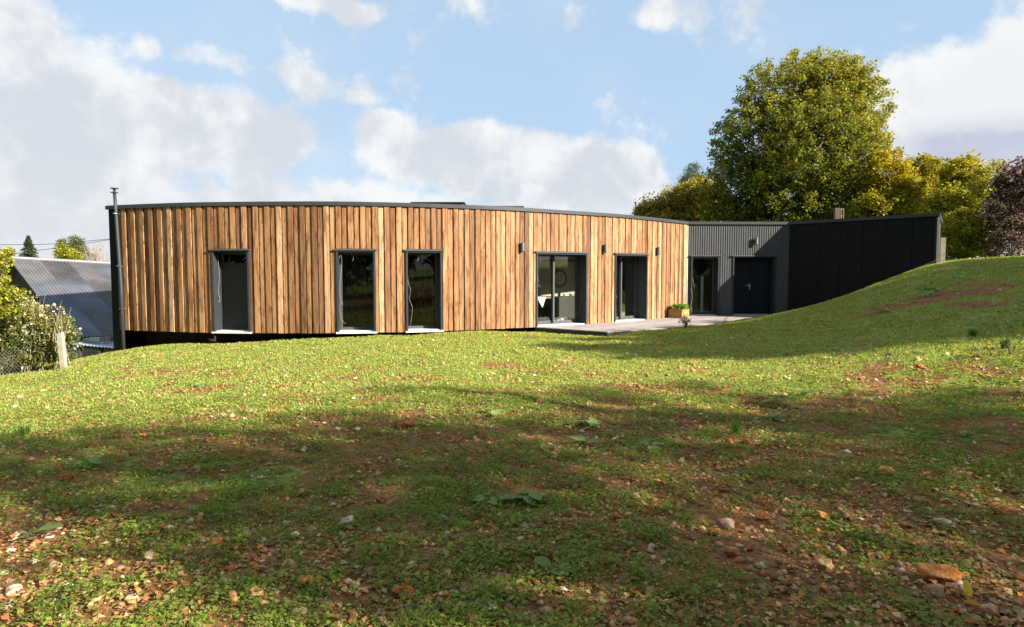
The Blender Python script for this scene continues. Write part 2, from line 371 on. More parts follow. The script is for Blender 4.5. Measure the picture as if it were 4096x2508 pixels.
# ------------------------------------------------------------------ ground cover
def rhombs(C, size, asp, tilt, yaw=None, curl=.0, lift=None):
    """leaf quads: C centres (n,3); size (n,), asp width ratio, tilt (n,) angle of the blade from horizontal"""
    n = len(C); yaw = rng.random(n)*2*np.pi if yaw is None else yaw
    d = np.c_[np.cos(yaw)*np.cos(tilt), np.sin(yaw)*np.cos(tilt), np.sin(tilt)]
    s = np.c_[-np.sin(yaw), np.cos(yaw), np.zeros(n)]
    roll = (rng.random(n)-.5)*1.0; up = np.cross(d, s); s = s*np.cos(roll)[:, None]+up*np.sin(roll)[:, None]
    L = size[:, None]*.5; W = (size*asp)[:, None]*.5
    V = np.stack([C-d*L, C+s*W+up*L*curl, C+d*L, C-s*W+up*L*curl], 1).reshape(-1, 3)
    return V, np.arange(n*4).reshape(n, 4)
def lawn_points(n, ymin, ymax, bias=0.0, tries=2.2):
    """random points inside the view wedge"""
    m = int(n*tries); u = rng.random(m)
    y = ymin*(ymax/ymin)**u if bias else np.sqrt(ymin**2+(ymax**2-ymin**2)*u)
    x = (rng.random(m)*2-1)*.82*(y+.6)
    wide = rng.random(m) < .17                     # the lawn goes on beyond the sides of the picture
    x[wide] = np.sign(x[wide])*(.8*(y[wide]+.6)+rng.random(wide.sum())*5)
    return x, y
FACADE_KNOTS = [(-11.05, 18.80), (-9.6, 18.33), (-8.1, 17.98), (-5.67, 17.80), (-4.2, 17.88), (-2.77, 18.2), (-1.9, 18.5), (-.34, 19.15), (1.62, 20.4), (3.88, 22.10), (6.5, 24.87)]
def outside_house(x, y):
    fx = [k[0] for k in FACADE_KNOTS]+[10.36, 13.47, 17]; fy = [k[1] for k in FACADE_KNOTS]+[25.0, 21.23, 26]
    lim = np.interp(x, fx, fy, left=30)
    deck = np.interp(x, [0.5, .6, 2.6, 4.84, 7.04, 8.8, 10.3], [30, 19.7, 18.2, 19.55, 21.65, 23.05, 24.9], right=30)
    return (y < lim+.25) & (y < deck-.02)
def var_col(n, base, v=.25, hv=.1):
    k = 1+(rng.random(n)-.5)*2*v
    c = np.array(base)[None]*k[:, None]; c = c*(1+(rng.random((n, 3))-.5)*2*hv); return np.clip(c, 0, 1)
Vs = []; Cs = []
# near herbs
x, y = lawn_points(400000, 2.2, 9.5, bias=1, tries=1)
g = greenness(x, y); cl = vnoise(x, y, .16, 21); keep = (rng.random(len(x)) < np.clip((g-.22)*1.9, 0, 1)*np.clip((cl-.2)*2.2, .05, 1)) & outside_house(x, y)
x, y = x[keep], y[keep]; n = len(x); cl = cl[keep]
h = .008+rng.random(n)**1.6*.055*(.4+cl); z = gz(x, y)+h
V, _ = rhombs(np.c_[x, y, z], (.010+rng.random(n)**2*.020)*(1+.05*y), .72, (rng.random(n)-.35)*.9); Vs.append(V)
c = var_col(n, (.25, .33, .06), .35, .1); yel = rng.random(n) < .16; c[yel] = var_col(yel.sum(), (.32, .36, .07), .3); Cs.append(np.repeat(c, 4, 0))
# feathery tufts
tx, ty = lawn_points(2600, 2.3, 10, bias=1, tries=1); g = greenness(tx, ty); k = (rng.random(len(tx)) < np.clip(g*1.5-.15, 0, 1)) & outside_house(tx, ty); tx, ty = tx[k], ty[k]
per = 60; rr = np.abs(rng.normal(size=(len(tx), per)))*.035*(1+rng.random((len(tx), 1))); an = rng.random((len(tx), per))*6.283
hx = (tx[:, None]+rr*np.cos(an)).ravel(); hy = (ty[:, None]+rr*np.sin(an)).ravel(); th = np.repeat(rng.random(len(tx))**1.5*.07+.03, per)
hz = gz(hx, hy)+rng.random(len(hx))*th; n = len(hx)
V, _ = rhombs(np.c_[hx, hy, hz], .012+rng.random(n)*.016, .32, rng.random(n)*1.1); Vs.append(V); Cs.append(np.repeat(var_col(n, (.25, .36, .06), .3, .1), 4, 0))
# mid and far blades
x, y = lawn_points(680000, 7.0, 27, bias=0, tries=1)
g = greenness(x, y); cl = vnoise(x, y, .3, 22); keep = (rng.random(len(x)) < np.clip((g-.2)*1.9, 0, 1)*np.clip((cl-.1)*2, .1, 1)) & outside_house(x, y)
x, y = x[keep], y[keep]; n = len(x)
sz = .022+rng.random(n)*.024+.0009*y; z = gz(x, y)+sz*.35
V, _ = rhombs(np.c_[x, y, z], sz, .35, .45+rng.random(n)*.8); Vs.append(V)
c = var_col(n, (.37, .44, .095), .22, .08); yel = rng.random(n) < .22; c[yel] = var_col(yel.sum(), (.50, .51, .16), .2); Cs.append(np.repeat(c, 4, 0))
V = np.concatenate(Vs); o = np_mesh('ground_cover', V, np.arange(len(V)).reshape(-1, 4), m_herb, cols=np.concatenate(Cs))
tag(o, 'low green weeds and grass covering the lawn', 'ground cover', kind='stuff')
# leaf litter
x, y = lawn_points(120000, 2.2, 24, bias=1, tries=1)
pt = vnoise(x, y, .6, 31); keep = outside_house(x, y) & (rng.random(len(x)) < np.clip((pt-.2)*1.6, .15, 1)); x, y = x[keep], y[keep]; n = len(x)
sz = (.011+rng.random(n)**2.2*.040)*(1+.04*y); V, _ = rhombs(np.c_[x, y, gz(x, y)+.006+rng.random(n)*.022], sz, .7, (rng.random(n)-.5)*.9, curl=.25)
c = var_col(n, (.42, .22, .09), .4, .12); q = rng.random(n); c[q < .24] = var_col((q < .24).sum(), (.62, .43, .20), .3); c[q > .78] = var_col((q > .78).sum(), (.58, .22, .07), .3)
o = np_mesh('leaf_litter', V, np.arange(len(V)).reshape(-1, 4), m_litter, cols=np.repeat(c, 4, 0)); tag(o, 'brown dead leaves strewn over the lawn', 'dead leaves', kind='stuff')
# stone chips
x, y = lawn_points(30000, 2.2, 22, bias=1, tries=1); pt = vnoise(x, y, .8, 41)*.6+vnoise(x, y, .25, 42)*.4
keep = outside_house(x, y) & (rng.random(len(x)) < np.clip((pt-.42)*4, .02, 1)); x, y = x[keep], y[keep]; n = len(x)
oc = np.array([(1, 0, 0), (.3, .95, 0), (-.8, .6, 0), (-.8, -.6, 0), (.3, -.95, 0), (0, 0, .75), (0, 0, -.5)]); of = np.array([(0, 1, 5), (1, 2, 5), (2, 3, 5), (3, 4, 5), (4, 0, 5), (1, 0, 6), (2, 1, 6), (3, 2, 6), (4, 3, 6), (0, 4, 6)])
def chips(x, y, s, sink=.15):
    n = len(x); j = 1+(rng.random((n, 7, 3))-.5)*.8; P = oc[None]*j; a = rng.random(n)*6.283
    P = np.stack([P[..., 0]*np.cos(a)[:, None]-P[..., 1]*np.sin(a)[:, None], P[..., 0]*np.sin(a)[:, None]+P[..., 1]*np.cos(a)[:, None], P[..., 2]*(.5+rng.random(n)*.5)[:, None]], -1)
    P = P*s[:, None, None]; P[..., 0] += x[:, None]; P[..., 1] += y[:, None]; P[..., 2] += (gz(x, y)+s*sink)[:, None]
    return P.reshape(-1, 3), (of[None]+np.arange(n)[:, None, None]*7).reshape(-1, 3)
s = (.006+rng.random(n)**3*.028)*(1+.045*y); V, Fc = chips(x, y, s)
c = var_col(n, (.44, .27, .14), .35, .1); q = rng.random(n); c[q < .35] = var_col((q < .35).sum(), (.42, .17, .07), .3); c[q > .88] = var_col((q > .88).sum(), (.72, .58, .36), .2)
m_stone = mat('flint_stone', (1, 1, 1), .9, spec=.12, attr=True, var=.35, vscale=14, bump=.9, bscale=40)
m_chip = mat('stone_chip', (1, 1, 1), .95, spec=.08, attr=True)
o = np_mesh('stone_rubble', V, Fc, m_chip, cols=np.repeat(c, 7, 0)); tag(o, 'small pale and rust coloured stone chips scattered through the lawn', 'rubble', kind='stuff')

# ------------------------------------------------------------------ the house
def catmull(K, n=24):
    K = [np.array(k, float) for k in K]; K = [2*K[0]-K[1]]+K+[2*K[-1]-K[-2]]; out = []
    for i in range(1, len(K)-2):
        for j in range(n):
            t = j/n; a, b, c, d = K[i-1:i+3]
            out.append(.5*((2*b)+(c-a)*t+(2*a-5*b+4*c-d)*t*t+(3*b-a-3*c+d)*t**3))
    out.append(K[-2]); return np.array(out)
CUR = catmull(FACADE_KNOTS); SL = np.r_[0, np.cumsum(np.hypot(*np.diff(CUR, axis=0).T))]; STOT = SL[-1]
def pos(s): return np.array([np.interp(s, SL, CUR[:, 0]), np.interp(s, SL, CUR[:, 1])])
def frame(s, z=0):
    t = pos(s+.08)-pos(s-.08) if .1 < s < STOT-.1 else (pos(max(s, .16))-pos(max(s, .16)-.16) if s <= .1 else pos(STOT)-pos(STOT-.16)); t /= np.hypot(*t)
    p = pos(s); return ((p[0], p[1], z), (t[0], t[1]), (t[1], -t[0]))
def chord(pL, pR, z=0):
    t = (pR-pL); L = np.hypot(*t); t = t/L; return ((pL[0], pL[1], z), (t[0], t[1]), (t[1], -t[0])), L
def s_at(px):
    """arc position seen at photo column px"""
    q = CUR[:, 0]/CUR[:, 1]; return float(np.interp((px-CX)/F*1.0, q, SL))
K0 = np.array([6.5, 24.87]); K1 = np.array([10.36, 25.0]); K2 = np.array([13.47, 21.23]); K3 = np.array([15.7, 24.55])
HEAD = 2.16; ROOF = 3.45; FT = 3.352
opens = [('w', s_at(855), s_at(1002)), ('w', s_at(1348), s_at(1503)), ('w', s_at(1624), s_at(1767)), ('d', s_at(2141), s_at(2343)), ('d', s_at(2454), s_at(2583))]
house = empty('curved_house', (0, 20, 0), 'long low curved house with brown timber boards and an anthracite metal wing', 'house')

# timber boards
b = MB(); BW = .158; s = .0; i = 0
PAL = [((.46, .275, .135), .36), ((.41, .24, .115), .28), ((.32, .18, .085), .18), ((.54, .365, .21), .12), ((.24, .135, .07), .06)]
cut = sorted([v for _, a, c in opens for v in (a, c)])
while s < STOT-.01:
    e = min(s+BW, STOT); edges = [s]+[c for c in cut if s+.015 < c < e-.015]+[e]
    base = random.choices([p[0] for p in PAL], [p[1] for p in PAL])[0]; k = random.uniform(.88, 1.12)
    cc = tuple(v*k for v in base)
    for a, c in zip(edges[:-1], edges[1:]):
        mid = (a+c)/2; inside = any(l < mid < r for _, l, r in opens)
        z0 = HEAD+.05 if inside else -.045-.012*random.random(); off = (.030 if i % 2 else 0)+random.uniform(-.004, .004)
        if mid > s_at(1950): off *= .45
        fr, L = chord(pos(a), pos(c)); g = .0095 if c-a > .1 else .002
        nz = 1; P = []
        for zz in (z0, FT+.01):
            for u in (g, L-g, L-g, g): P.append((a+u, zz, i*1.7))
        j1, j2 = random.uniform(-.004, .004), random.uniform(-.004, .004)
        b.lbox(fr, g+j1*0, L-g+j2*0, off, off+.024, z0, FT+.01, cc, P)
    s = e; i += 1
b.build('timber_cladding', m_wood, house)
# white corner bead at the right end of the timber
b = MB(); fr = frame(STOT-.001); b.lbox(fr, -.012, .02, .0, .05, -.04, FT); b.build('corner_trim', mat('pale_trim', (.62, .58, .52), .5), house)

# wall behind the boards, with the openings left out
b = MB(); ss = sorted(set([x for x in np.arange(0, STOT, .35)]+cut+[STOT]))
for a, c in zip(ss[:-1], ss[1:]):
    if c-a < 1e-4: continue
    inside = any(l-1e-6 < (a+c)/2 < r+1e-6 for _, l, r in opens); fr, L = chord(pos(a), pos(c))
    b.lbox(fr, 0, L, -.30, -.012, HEAD+.03 if inside else -.06, FT+.08)
b.build('wall', m_black, house)

# end piece left of the timber: dark metal return
E0 = np.array([-11.42, 18.98]); Cc = pos(0)
b = MB(); fr, L = chord(E0, Cc)
b.lbox(fr, 0, L-.005, -.05, .01, -.75, FT); b.lbox(fr, L-.09, L-.01, .011, .06, -.05, FT)
b.build('end_panel', mat('end_panel_dark', (.012, .011, .010), .8, spec=.1), house)

# roof slab and outer walls
back = [(15.9, 30.0), (9.5, 33.0), (3.5, 30.2), (-2, 27.2), (-8.1, 25.4)]
out_ = [tuple(E0)]+[tuple(pos(x)) for x in np.arange(0, STOT, .4)]+[tuple(K0), tuple(K1), tuple(K2), tuple(K3)]+back
def inset(poly, d):
    m = len(poly); P = [np.array(p) for p in poly]; r = []
    for i in range(m):
        e1 = P[i]-P[i-1]; e2 = P[(i+1) % m]-P[i]; n1 = np.array([-e1[1], e1[0]])/np.hypot(*e1); n2 = np.array([-e2[1], e2[0]])/np.hypot(*e2)
        nn = n1+n2; nn /= np.hypot(*nn); r.append(tuple(P[i]+nn*d/max(.5, nn@n1)))
    return r
b = MB(); b.prism(inset(out_, .06), 3.20, 3.40); b.build('roof', mat('roof_membrane', (.09, .095, .10), .8, var=.15), house)
b = MB(); b.prism(inset(out_, .32), 2.62, 2.70); b.build('ceiling', mat('room_ceiling', (.30, .28, .26), .9), house)
b = MB(); b.prism(inset(out_, .30), -.10, -.002); b.build('floor', m_roomf, house)
b = MB(); bp = [tuple(K3)]+back+[tuple(E0)]
for p, q in zip(bp[:-1], bp[1:]):
    fr, L = chord(np.array(p), np.array(q)); b.lbox(fr, 0, L, -.2, 0, -2.2, 3.40)
b.build('back_wall', m_dark, house)
# plinth set back under the floor
b = MB(); pl = inset(out_, .75)[1:-7]
for p, q in zip(pl[:-1], pl[1:]):
    fr, L = chord(np.array(p), np.array(q)); b.lbox(fr, -.02, L+.02, -.2, 0, -1.6, -.11)
b.build('plinth', mat('plinth_earth', (.05, .032, .018), .95, var=.3, vscale=3), house)

# fascia
b = MB(); path = [tuple(E0)]+[tuple(pos(x)) for x in np.arange(.0, STOT, .3)]+[tuple(K0), tuple(K1), tuple(K2), tuple(K3)]
op = inset([(-11.6, 19.3)]+path+[(16, 28)], -.085)[1:-1]; ip = inset([(-11.6, 19.3)]+path+[(16, 28)], .10)[1:-1]
for i in range(len(path)-1):
    a, c = op[i], op[i+1]; d, e = ip[i+1], ip[i]; z0, z1 = FT-.005, ROOF
    b.hexa([(*a, z0), (*c, z0), (*d, z0), (*e, z0), (*a, z1), (*c, z1), (*d, z1), (*e, z1)])
b.build('roof_fascia', mat('fascia_metal', (.042, .046, .050), .5, spec=.25), house)
b = MB(); b.lbox(((-2.3, 21.2, 0), (1, 0), (0, 1)), -.75, .75, 0, 1.2, 3.38, 3.765)
rl = b.build('roof_light', mat('roof_light_frame', (.12, .07, .055), .6), house)
b = MB(); b.lbox(((-2.3, 21.2, 0), (1, 0), (0, 1)), -.9, .8, -.06, 1.26, 3.765, 3.79); b.build('cover', m_ant, rl)
b = MB(); b.lbox(((-.35, 22.3, 0), (1, 0), (0, 1)), -.9, .75, 0, 1.1, 3.38, 3.78); b.build('roof_light', m_antl, house)

# openings
def window(fr, L, kind, blind=None, style='single', door=False, parentname='window', zb=.03, rec=-.42, head=HEAD):
    b = MB(); T = .045; top = head
    zlow = -.035 if kind == 'd' else -.02
    b.lbox(fr, -.004, T, rec, .075, zlow, top); b.lbox(fr, L-T, L+.004, rec, .075, zlow, top)
    b.lbox(fr, T, L-T, rec, .07, top-.04, top-.002)
    win = b.build(parentname, m_ant, house)
    b = MB(); b.lbox(fr, -.06, L+.05, -.01, .11, top, top+.04); b.build('hood', m_antl, win, bevel=.004)
    b = MB()
    if kind == 'w': b.lbox(fr, -.03, L+.03, rec-.02, .115, -.065, -.022)
    else: b.lbox(fr, T, L-T, rec-.05, .03, -.06, -.025)
    b.build('sill', m_sill, win, bevel=.004)
    fw = .055; z0, z1 = .0, top-.042; v0, v1 = rec, rec+.06
    def leaf(u0, u1, va, vb, name='frame'):
        b = MB(); b.lbox(fr, u0, u0+fw, va, vb, z0, z1); b.lbox(fr, u1-fw, u1, va, vb, z0, z1)
        b.lbox(fr, u0+fw, u1-fw, va, vb, z0, z0+fw+.02); b.lbox(fr, u0+fw, u1-fw, va, vb, z1-fw, z1)
        b.build(name, m_antl, win)
        b = MB(); b.lbox(fr, u0+fw-.003, u1-fw+.003, (va+vb)/2-.006, (va+vb)/2+.006, z0+fw, z1-fw+.003); b.build('pane', m_glass, win)
    if style == 'single': leaf(T+.002, L-T-.002, v0, v1)
    elif style == 'slide':
        mpt = T+(L-2*T)*.50; leaf(T+.002, mpt+.04, v0-.07, v0-.01); leaf(mpt-.03, L-T-.002, v0, v1)
    b = MB(); b.lbox(fr, T, L-T, rec, .0, zlow-.01, -.0) if kind == 'w' else b.lbox(fr, T, L-T, rec+.065, .0, -.059, -.026)
    b.build('threshold', m_sill if kind == 'w' else m_antl, win)
    return win
wins = []
for k, (kind, a, c) in enumerate(opens):
    fr, L = chord(pos(a), pos(c))
    wins.append((window(fr, L, kind, style='slide' if k in (3, 4) else 'single', parentname='window' if kind == 'w' else 'sliding_door'), fr, L))

# corrugated wall between the timber and the dark wing
def frK(x, z=0):
    d = (K1-K0)/np.hypot(*(K1-K0)); p = K0+d*x; return ((p[0], p[1], z), (d[0], d[1]), (d[1], -d[0]))
LK = float(np.hypot(*(K1-K0)))
def u_at(px):
    q = (px-CX)/F; d = (K1-K0)/LK; return float((q*K0[1]-K0[0])/(d[0]-q*d[1]))
wo = [(u_at(2762), u_at(2873)), (u_at(2928), u_at(3098))]
V = []; Fc = []; pitch = .0858; nn = 10
us = sorted(set([round(x, 5) for x in np.arange(0, LK, pitch/nn)]+[x for w_ in wo for x in w_]+[LK]))
fr = frK(0); o_, t_, n_ = fr
def prof(u):
    f = (u/pitch) % 1; return .017*(1 if f < .5 else (1-(f-.5)/.12 if f < .62 else (0 if f < .88 else (f-.88)/.12)))+.004
rows = [-.06, HEAD+.03, FT+.01]
for u in us:
    for z in rows: V.append((o_[0]+t_[0]*u+n_[0]*prof(u), o_[1]+t_[1]*u+n_[1]*prof(u), z))
for i in range(len(us)-1):
    mid = (us[i]+us[i+1])/2; ins = any(a < mid < c for a, c in wo)
    for r in range(2):
        if r == 0 and ins: continue
        Fc.append((i*3+r, (i+1)*3+r, (i+1)*3+r+1, i*3+r+1))
np_mesh('corrugated_wall', V, Fc, m_corr, house)
b = MB(); e = [0]+[x for w_ in wo for x in w_]+[LK]
for i in range(len(e)-1): b.lbox(fr, e[i], e[i+1], -.3, -.01, HEAD+.03 if i % 2 else -.06, FT+.08)
b.build('wall', m_black, house)
fr6 = frK(wo[0][0]); w6 = window(fr6, wo[0][1]-wo[0][0], 'd', style='single', parentname='window', rec=-.45)
fr7 = frK(wo[1][0]); L7 = wo[1][1]-wo[1][0]; b = MB(); T = .045
b.lbox(fr7, -.004, T, -.36, .06, -.035, HEAD); b.lbox(fr7, L7-T, L7+.004, -.36, .06, -.035, HEAD); b.lbox(fr7, T, L7-T, -.36, .055, HEAD-.04, HEAD-.002)
dd = b.build('double_door', m_ant, house)
b = MB(); b.lbox(fr7, -.06, L7+.05, -.01, .10, HEAD, HEAD+.04); b.build('hood', m_antl, dd, bevel=.004)
for a, c in ((T, L7/2-.003), (L7/2+.003, L7-T)):
    b = MB(); b.lbox(fr7, a, c, -.30, -.25, .0, HEAD-.045); b.lbox(fr7, a+.05, c-.05, -.25, -.244, .08, HEAD-.13); b.build('door_leaf', mat('door_paint', (.009, .011, .015), .6, spec=.15), dd, bevel=.004)
b = MB(); uh = L7/2-.05; b.lbox(fr7, uh-.02, uh+.02, -.249, -.235, .92, 1.14); b.lbox(fr7, uh-.15, uh+.01, -.205, -.18, 1.06, 1.085); b.lbox(fr7, uh-.012, uh+.012, -.235, -.18, 1.06, 1.085)
b.build('handle', m_steel, dd, bevel=.003)
b = MB(); b.lbox(fr7, T, L7-T, -.30, .05, -.05, -.005); b.build('threshold', mat('threshold_alu', (.42, .44, .46), .4, .4), dd)

# dark wing wall: flat cassettes with thin joints
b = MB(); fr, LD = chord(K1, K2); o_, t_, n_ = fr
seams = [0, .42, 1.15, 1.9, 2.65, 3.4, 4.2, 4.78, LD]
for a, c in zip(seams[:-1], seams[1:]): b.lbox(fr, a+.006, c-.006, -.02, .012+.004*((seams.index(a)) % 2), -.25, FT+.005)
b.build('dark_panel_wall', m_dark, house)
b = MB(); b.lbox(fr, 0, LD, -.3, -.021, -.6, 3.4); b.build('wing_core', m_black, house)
fr, LE = chord(K2, K3); us = np.arange(0, LE, .0143); V = []; Fc = []; o_, t_, n_ = fr
for u in us:
    for z in (.8, FT+.005): V.append((o_[0]+t_[0]*u+n_[0]*prof(u), o_[1]+t_[1]*u+n_[1]*prof(u), z))
for i in range(len(us)-1): Fc.append((i*2, i*2+2, i*2+3, i*2+1))
np_mesh('corrugated_end_wall', V, Fc, m_corr, house)

# flue pipe on the left corner
pt = at(462, 768, 18.75); pb = at(491, 1412, 18.55); pt[0] = pt[0]; fx, fy = pb[0]-.02, 18.6
pts = [(pb[0], 18.6, pb[2]-.15), (pb[0]-.02, 18.62, 1.2), (pt[0]+.03, 18.68, 3.3), (pt[0], 18.7, pt[2])]
b = MB(); b.tube(pts, [.047, .047, .044, .044], 16); fl = b.build('flue_pipe', mat('flue_grey', (.04, .043, .046), .55, .0, .3, var=.12), house, smooth_=True)
b = MB(); z = pt[2]; b.tube([(pt[0], 18.7, z+.0), (pt[0], 18.7, z+.10)], .035, 12); b.tube([(pt[0], 18.7, z-.03), (pt[0], 18.7, z-.015)], .10, 20); b.tube([(pt[0], 18.7, z+.085), (pt[0], 18.7, z+.105)], .105, 20)
b.build('cap', m_ant, fl)
for zz in (3.2, 1.75, .55):
    b = MB(); k = (zz+.67)/4.8; x = pb[0]*(1-k)+pt[0]*k; b.tube([(x+.05, 18.63, zz), (x+.09, 18.70, zz)], .010, 8); b.tube([(x, 18.64, zz-.010), (x, 18.645, zz+.010)], .057, 16); b.build('bracket', m_steel, fl)
# vent elbow under window 1
p = at(853, 1357, 17.9); b = MB(); b.tube([(p[0]+.02, 18.2, p[2]+.12), (p[0]+.02, 17.95, p[2]+.10), (p[0]+.05, 17.9, p[2]-.03), (p[0]-.12, 17.9, p[2]-.03)], .045, 12); b.build('drain_elbow', m_black, house, smooth_=True)

# deck (its own thing)
dk = [pos(s_at(2137)+.02)]+[np.array(p) for p in ((2.62, 18.2), (4.84, 19.6), (7.04, 21.7), (8.8, 23.1), (10.30, 24.88))]
deck = empty('timber_deck', (5, 21, -.05), 'grey wooden terrace along the right part of the house', 'terrace')
b = MB(); tdir = np.array([.745, .667]); ndir = np.array([.667, -.745])
poly = [tuple(d) for d in dk]+[tuple(K1+[0, -.01]), tuple(K0+[.02, 0])]+[tuple(pos(x)) for x in np.arange(STOT-.1, s_at(2137)+.1, -.4)]
def clip(poly, n, d, keep_less):
    r = []
    for i in range(len(poly)):
        a = np.array(poly[i]); c = np.array(poly[(i+1) % len(poly)]); da = a@n-d; dc = c@n-d
        if not keep_less: da, dc = -da, -dc
        if da <= 0: r.append(tuple(a))
        if da*dc < 0: r.append(tuple(a+(c-a)*da/(da-dc)))
    return r
pr = [np.array(p)@ndir for p in poly]; v = min(pr)
while v < max(pr):
    q = clip(clip(poly, ndir, v+.137, True), ndir, v, False)
    if len(q) > 2:
        k = random.uniform(.82, 1.12); area = 0
        for i in range(len(q)): area += q[i][0]*q[(i+1) % len(q)][1]-q[(i+1) % len(q)][0]*q[i][1]
        if area < 0: q = q[::-1]
        b.prism(q, -.075, -.050+random.uniform(-.0015, .0015), (k, k*random.uniform(.97, 1.02), k))
    v += .142
b.build('deck_boards', m_deck, deck)
b = MB()
for p, q in zip(dk[:-1], dk[1:]):
    p3 = (p[0], p[1], 0); t = q-p; L = np.hypot(*t); t /= L; b.lbox((p3, tuple(t), (-t[1], t[0])), 0, L, .01, .05, -.20, -.078)
b.build('rim_joist', mat('joist_dark', (.05, .045, .04), .9), deck)

# wall lamps
m_lamp = mat('lamp_grey', (.16, .17, .18), .4, .2)
def lamp(p, t, n, label):
    r = empty('wall_lamp', (p[0], p[1], p[2]), label, 'wall lamp', 'up and down lamps on the house front')
    fr = ((p[0], p[1], p[2]), t, n)
    b = MB(); b.lbox(fr, -.03, .03, .03, .07, -.06, .06); b.build('bracket', m_lamp, r)
    c = (p[0]+n[0]*.115, p[1]+n[1]*.115); b = MB(); b.tube([(*c, p[2]-.125), (*c, p[2]+.125)], .052, 20); b.build('lamp_body', m_lamp, r, smooth_=False)
    b = MB(); b.tube([(*c, p[2]-.15), (*c, p[2]-.126)], .036, 16); b.build('lens', m_black, r)
    return r
for px, py, lb in ((2082, 988, 'grey cylinder wall lamp on timber boards left of the wide sliding door'), (2411, 993, 'grey cylinder wall lamp on timber boards between the two sliding doors'), (2621, 1003, 'grey cylinder wall lamp on timber boards above the planter')):
    f = frame(s_at(px)); P = at(px, py, f[0][1]); lamp((f[0][0], f[0][1], P[2]), f[1], f[2], lb)
f = frK(u_at(3017)); P = at(3017, 964, f[0][1]); lamp((f[0][0], f[0][1], P[2]), f[1], f[2], 'grey cylinder wall lamp on the corrugated metal above the double door')

# planter
f = frame(s_at(2680)); c = (f[0][0]+f[2][0]*.36, f[0][1]+f[2][1]*.36, -.048); fr = (c, f[1], f[2])
pla = empty('planter_box', c, 'square slatted wooden planter with green herbs on the terrace', 'planter')
m_pl = mat('planter_pine', (.52, .30, .10), .65, attr=True, var=.15, vscale=20)
b = MB(); a_ = .27
for k in range(7):
    z0 = .01+k*.043; kk = random.uniform(.85, 1.1); cc = (kk, kk, kk)
    b.lbox(fr, -a_, a_, a_-.018, a_, z0, z0+.037, cc); b.lbox(fr, -a_, a_, -a_, -a_+.018, z0, z0+.037, cc)
    b.lbox(fr, -a_, -a_+.018, -a_+.02, a_-.02, z0, z0+.037, cc); b.lbox(fr, a_-.018, a_, -a_+.02, a_-.02, z0, z0+.037, cc)
b.build('slats', m_pl, pla, bevel=.003)
b = MB(); b.lbox(fr, -a_+.02, a_-.02, -a_+.02, a_-.02, .0, .26); b.build('soil', mat('potting_soil', (.03, .022, .015), .95), pla)
n = 1500; C = np.c_[rng.normal(c[0]+f[1][0]*.03, .12, n), rng.normal(c[1]-.05, .12, n), .24+rng.random(n)**.8*.20]
V, Fc = rhombs(C, .04+rng.random(n)*.035, .7, (rng.random(n)-.3)*1.4); np_mesh('herb_plant', V, Fc, m_leaf, pla, cols=np.repeat(var_col(n, (.20, .36, .045), .35), 4, 0))

# cables hanging in the openings
m_cab = mat('white_cable', (.30, .30, .29), .5); m_cabg = mat('grey_cable', (.30, .31, .33), .5)
def P3(fr, u, v, z): o, t, n = fr; return (o[0]+t[0]*u+n[0]*v, o[1]+t[1]*u+n[1]*v, z)
def cable(fr, pts, m, lb):
    q = catmull([P3(fr, *p) for p in pts], 6) if len(pts) > 2 else [P3(fr, *p) for p in pts]
    b = MB(); b.tube(q, .0038, 6); tag(b.build('cable', m, None), lb, 'cable', 'loose cables in the window reveals')
W = [w_[1] for w_ in wins]; WL = [w_[2] for w_ in wins]
cable(W[0], [(.07, -.12, 2.0), (.10, -.13, 1.5), (.06, -.12, 1.1), (.11, -.1, .85), (.07, -.08, .78), (.14, -.1, .80)], m_cabg, 'thin grey cable curled down the left side of the blinded window')
cable(W[1], [(.06, -.04, 1.95), (.11, -.05, 2.05), (.13, -.05, 1.75), (.07, -.02, 1.2), (.10, .02, .8), (.16, .03, .72)], m_cab, 'white cable looping at the upper left of the second window')
cable(W[1], [(.07, 0, .75), (.08, 0, .4), (.15, .02, .25), (.22, .03, .2)], m_cab, 'short white cable end near the sill of the second window')
cable(W[2], [(.05, 0, 1.7), (.06, .02, 1.3), (.12, .03, 1.1), (.09, .03, .85), (.16, .05, .6), (.13, .04, .3), (.08, .03, .05)], m_cab, 'white cable bowing out beside the book shelf window')
cable(W[3], [(.06, -.05, 1.9), (.06, 0, 1.5), (.1, .03, 1.35), (.06, .02, 1.22), (.12, .04, 1.18), (.17, .05, 1.12)], m_cab, 'white cable curl on the left edge of the wide sliding door')
cable(W[4], [(.04, 0, 1.4), (.06, .02, .95), (.11, .04, .78), (.05, .03, .70)], m_cab, 'white cable hook on the left edge of the narrow sliding door')
cable(fr6, [(.13, -.2, 2.0), (.11, -.2, 1.5), (.2, -.18, 1.0)], m_cab, 'white cable hanging down inside the opening of the metal wall window')
cable(fr6, [(-.02, .08, .95), (.04, .09, .75), (.05, .09, .6), (-.02, .09, .3), (.02, .09, .1)], m_cab, 'white cable bending outside the left jamb of the metal wall window')
for k, u in ((1, .42), (2, .36), (3, .28), (4, .16)):
    fr = W[k]; z = HEAD-.06
    cable(fr, [(u, -.12, z), (u+.01, -.12, z-.10), (u+.0, -.12, z-.2), (u-.02, -.12, z-.21)], m_cab, ['', 'short white cable stub under the head of the second window', 'short white cable stub under the head of the book shelf window', 'short white cable stub under the head of the wide sliding door', 'short white cable stub under the head of the narrow sliding door'][k])

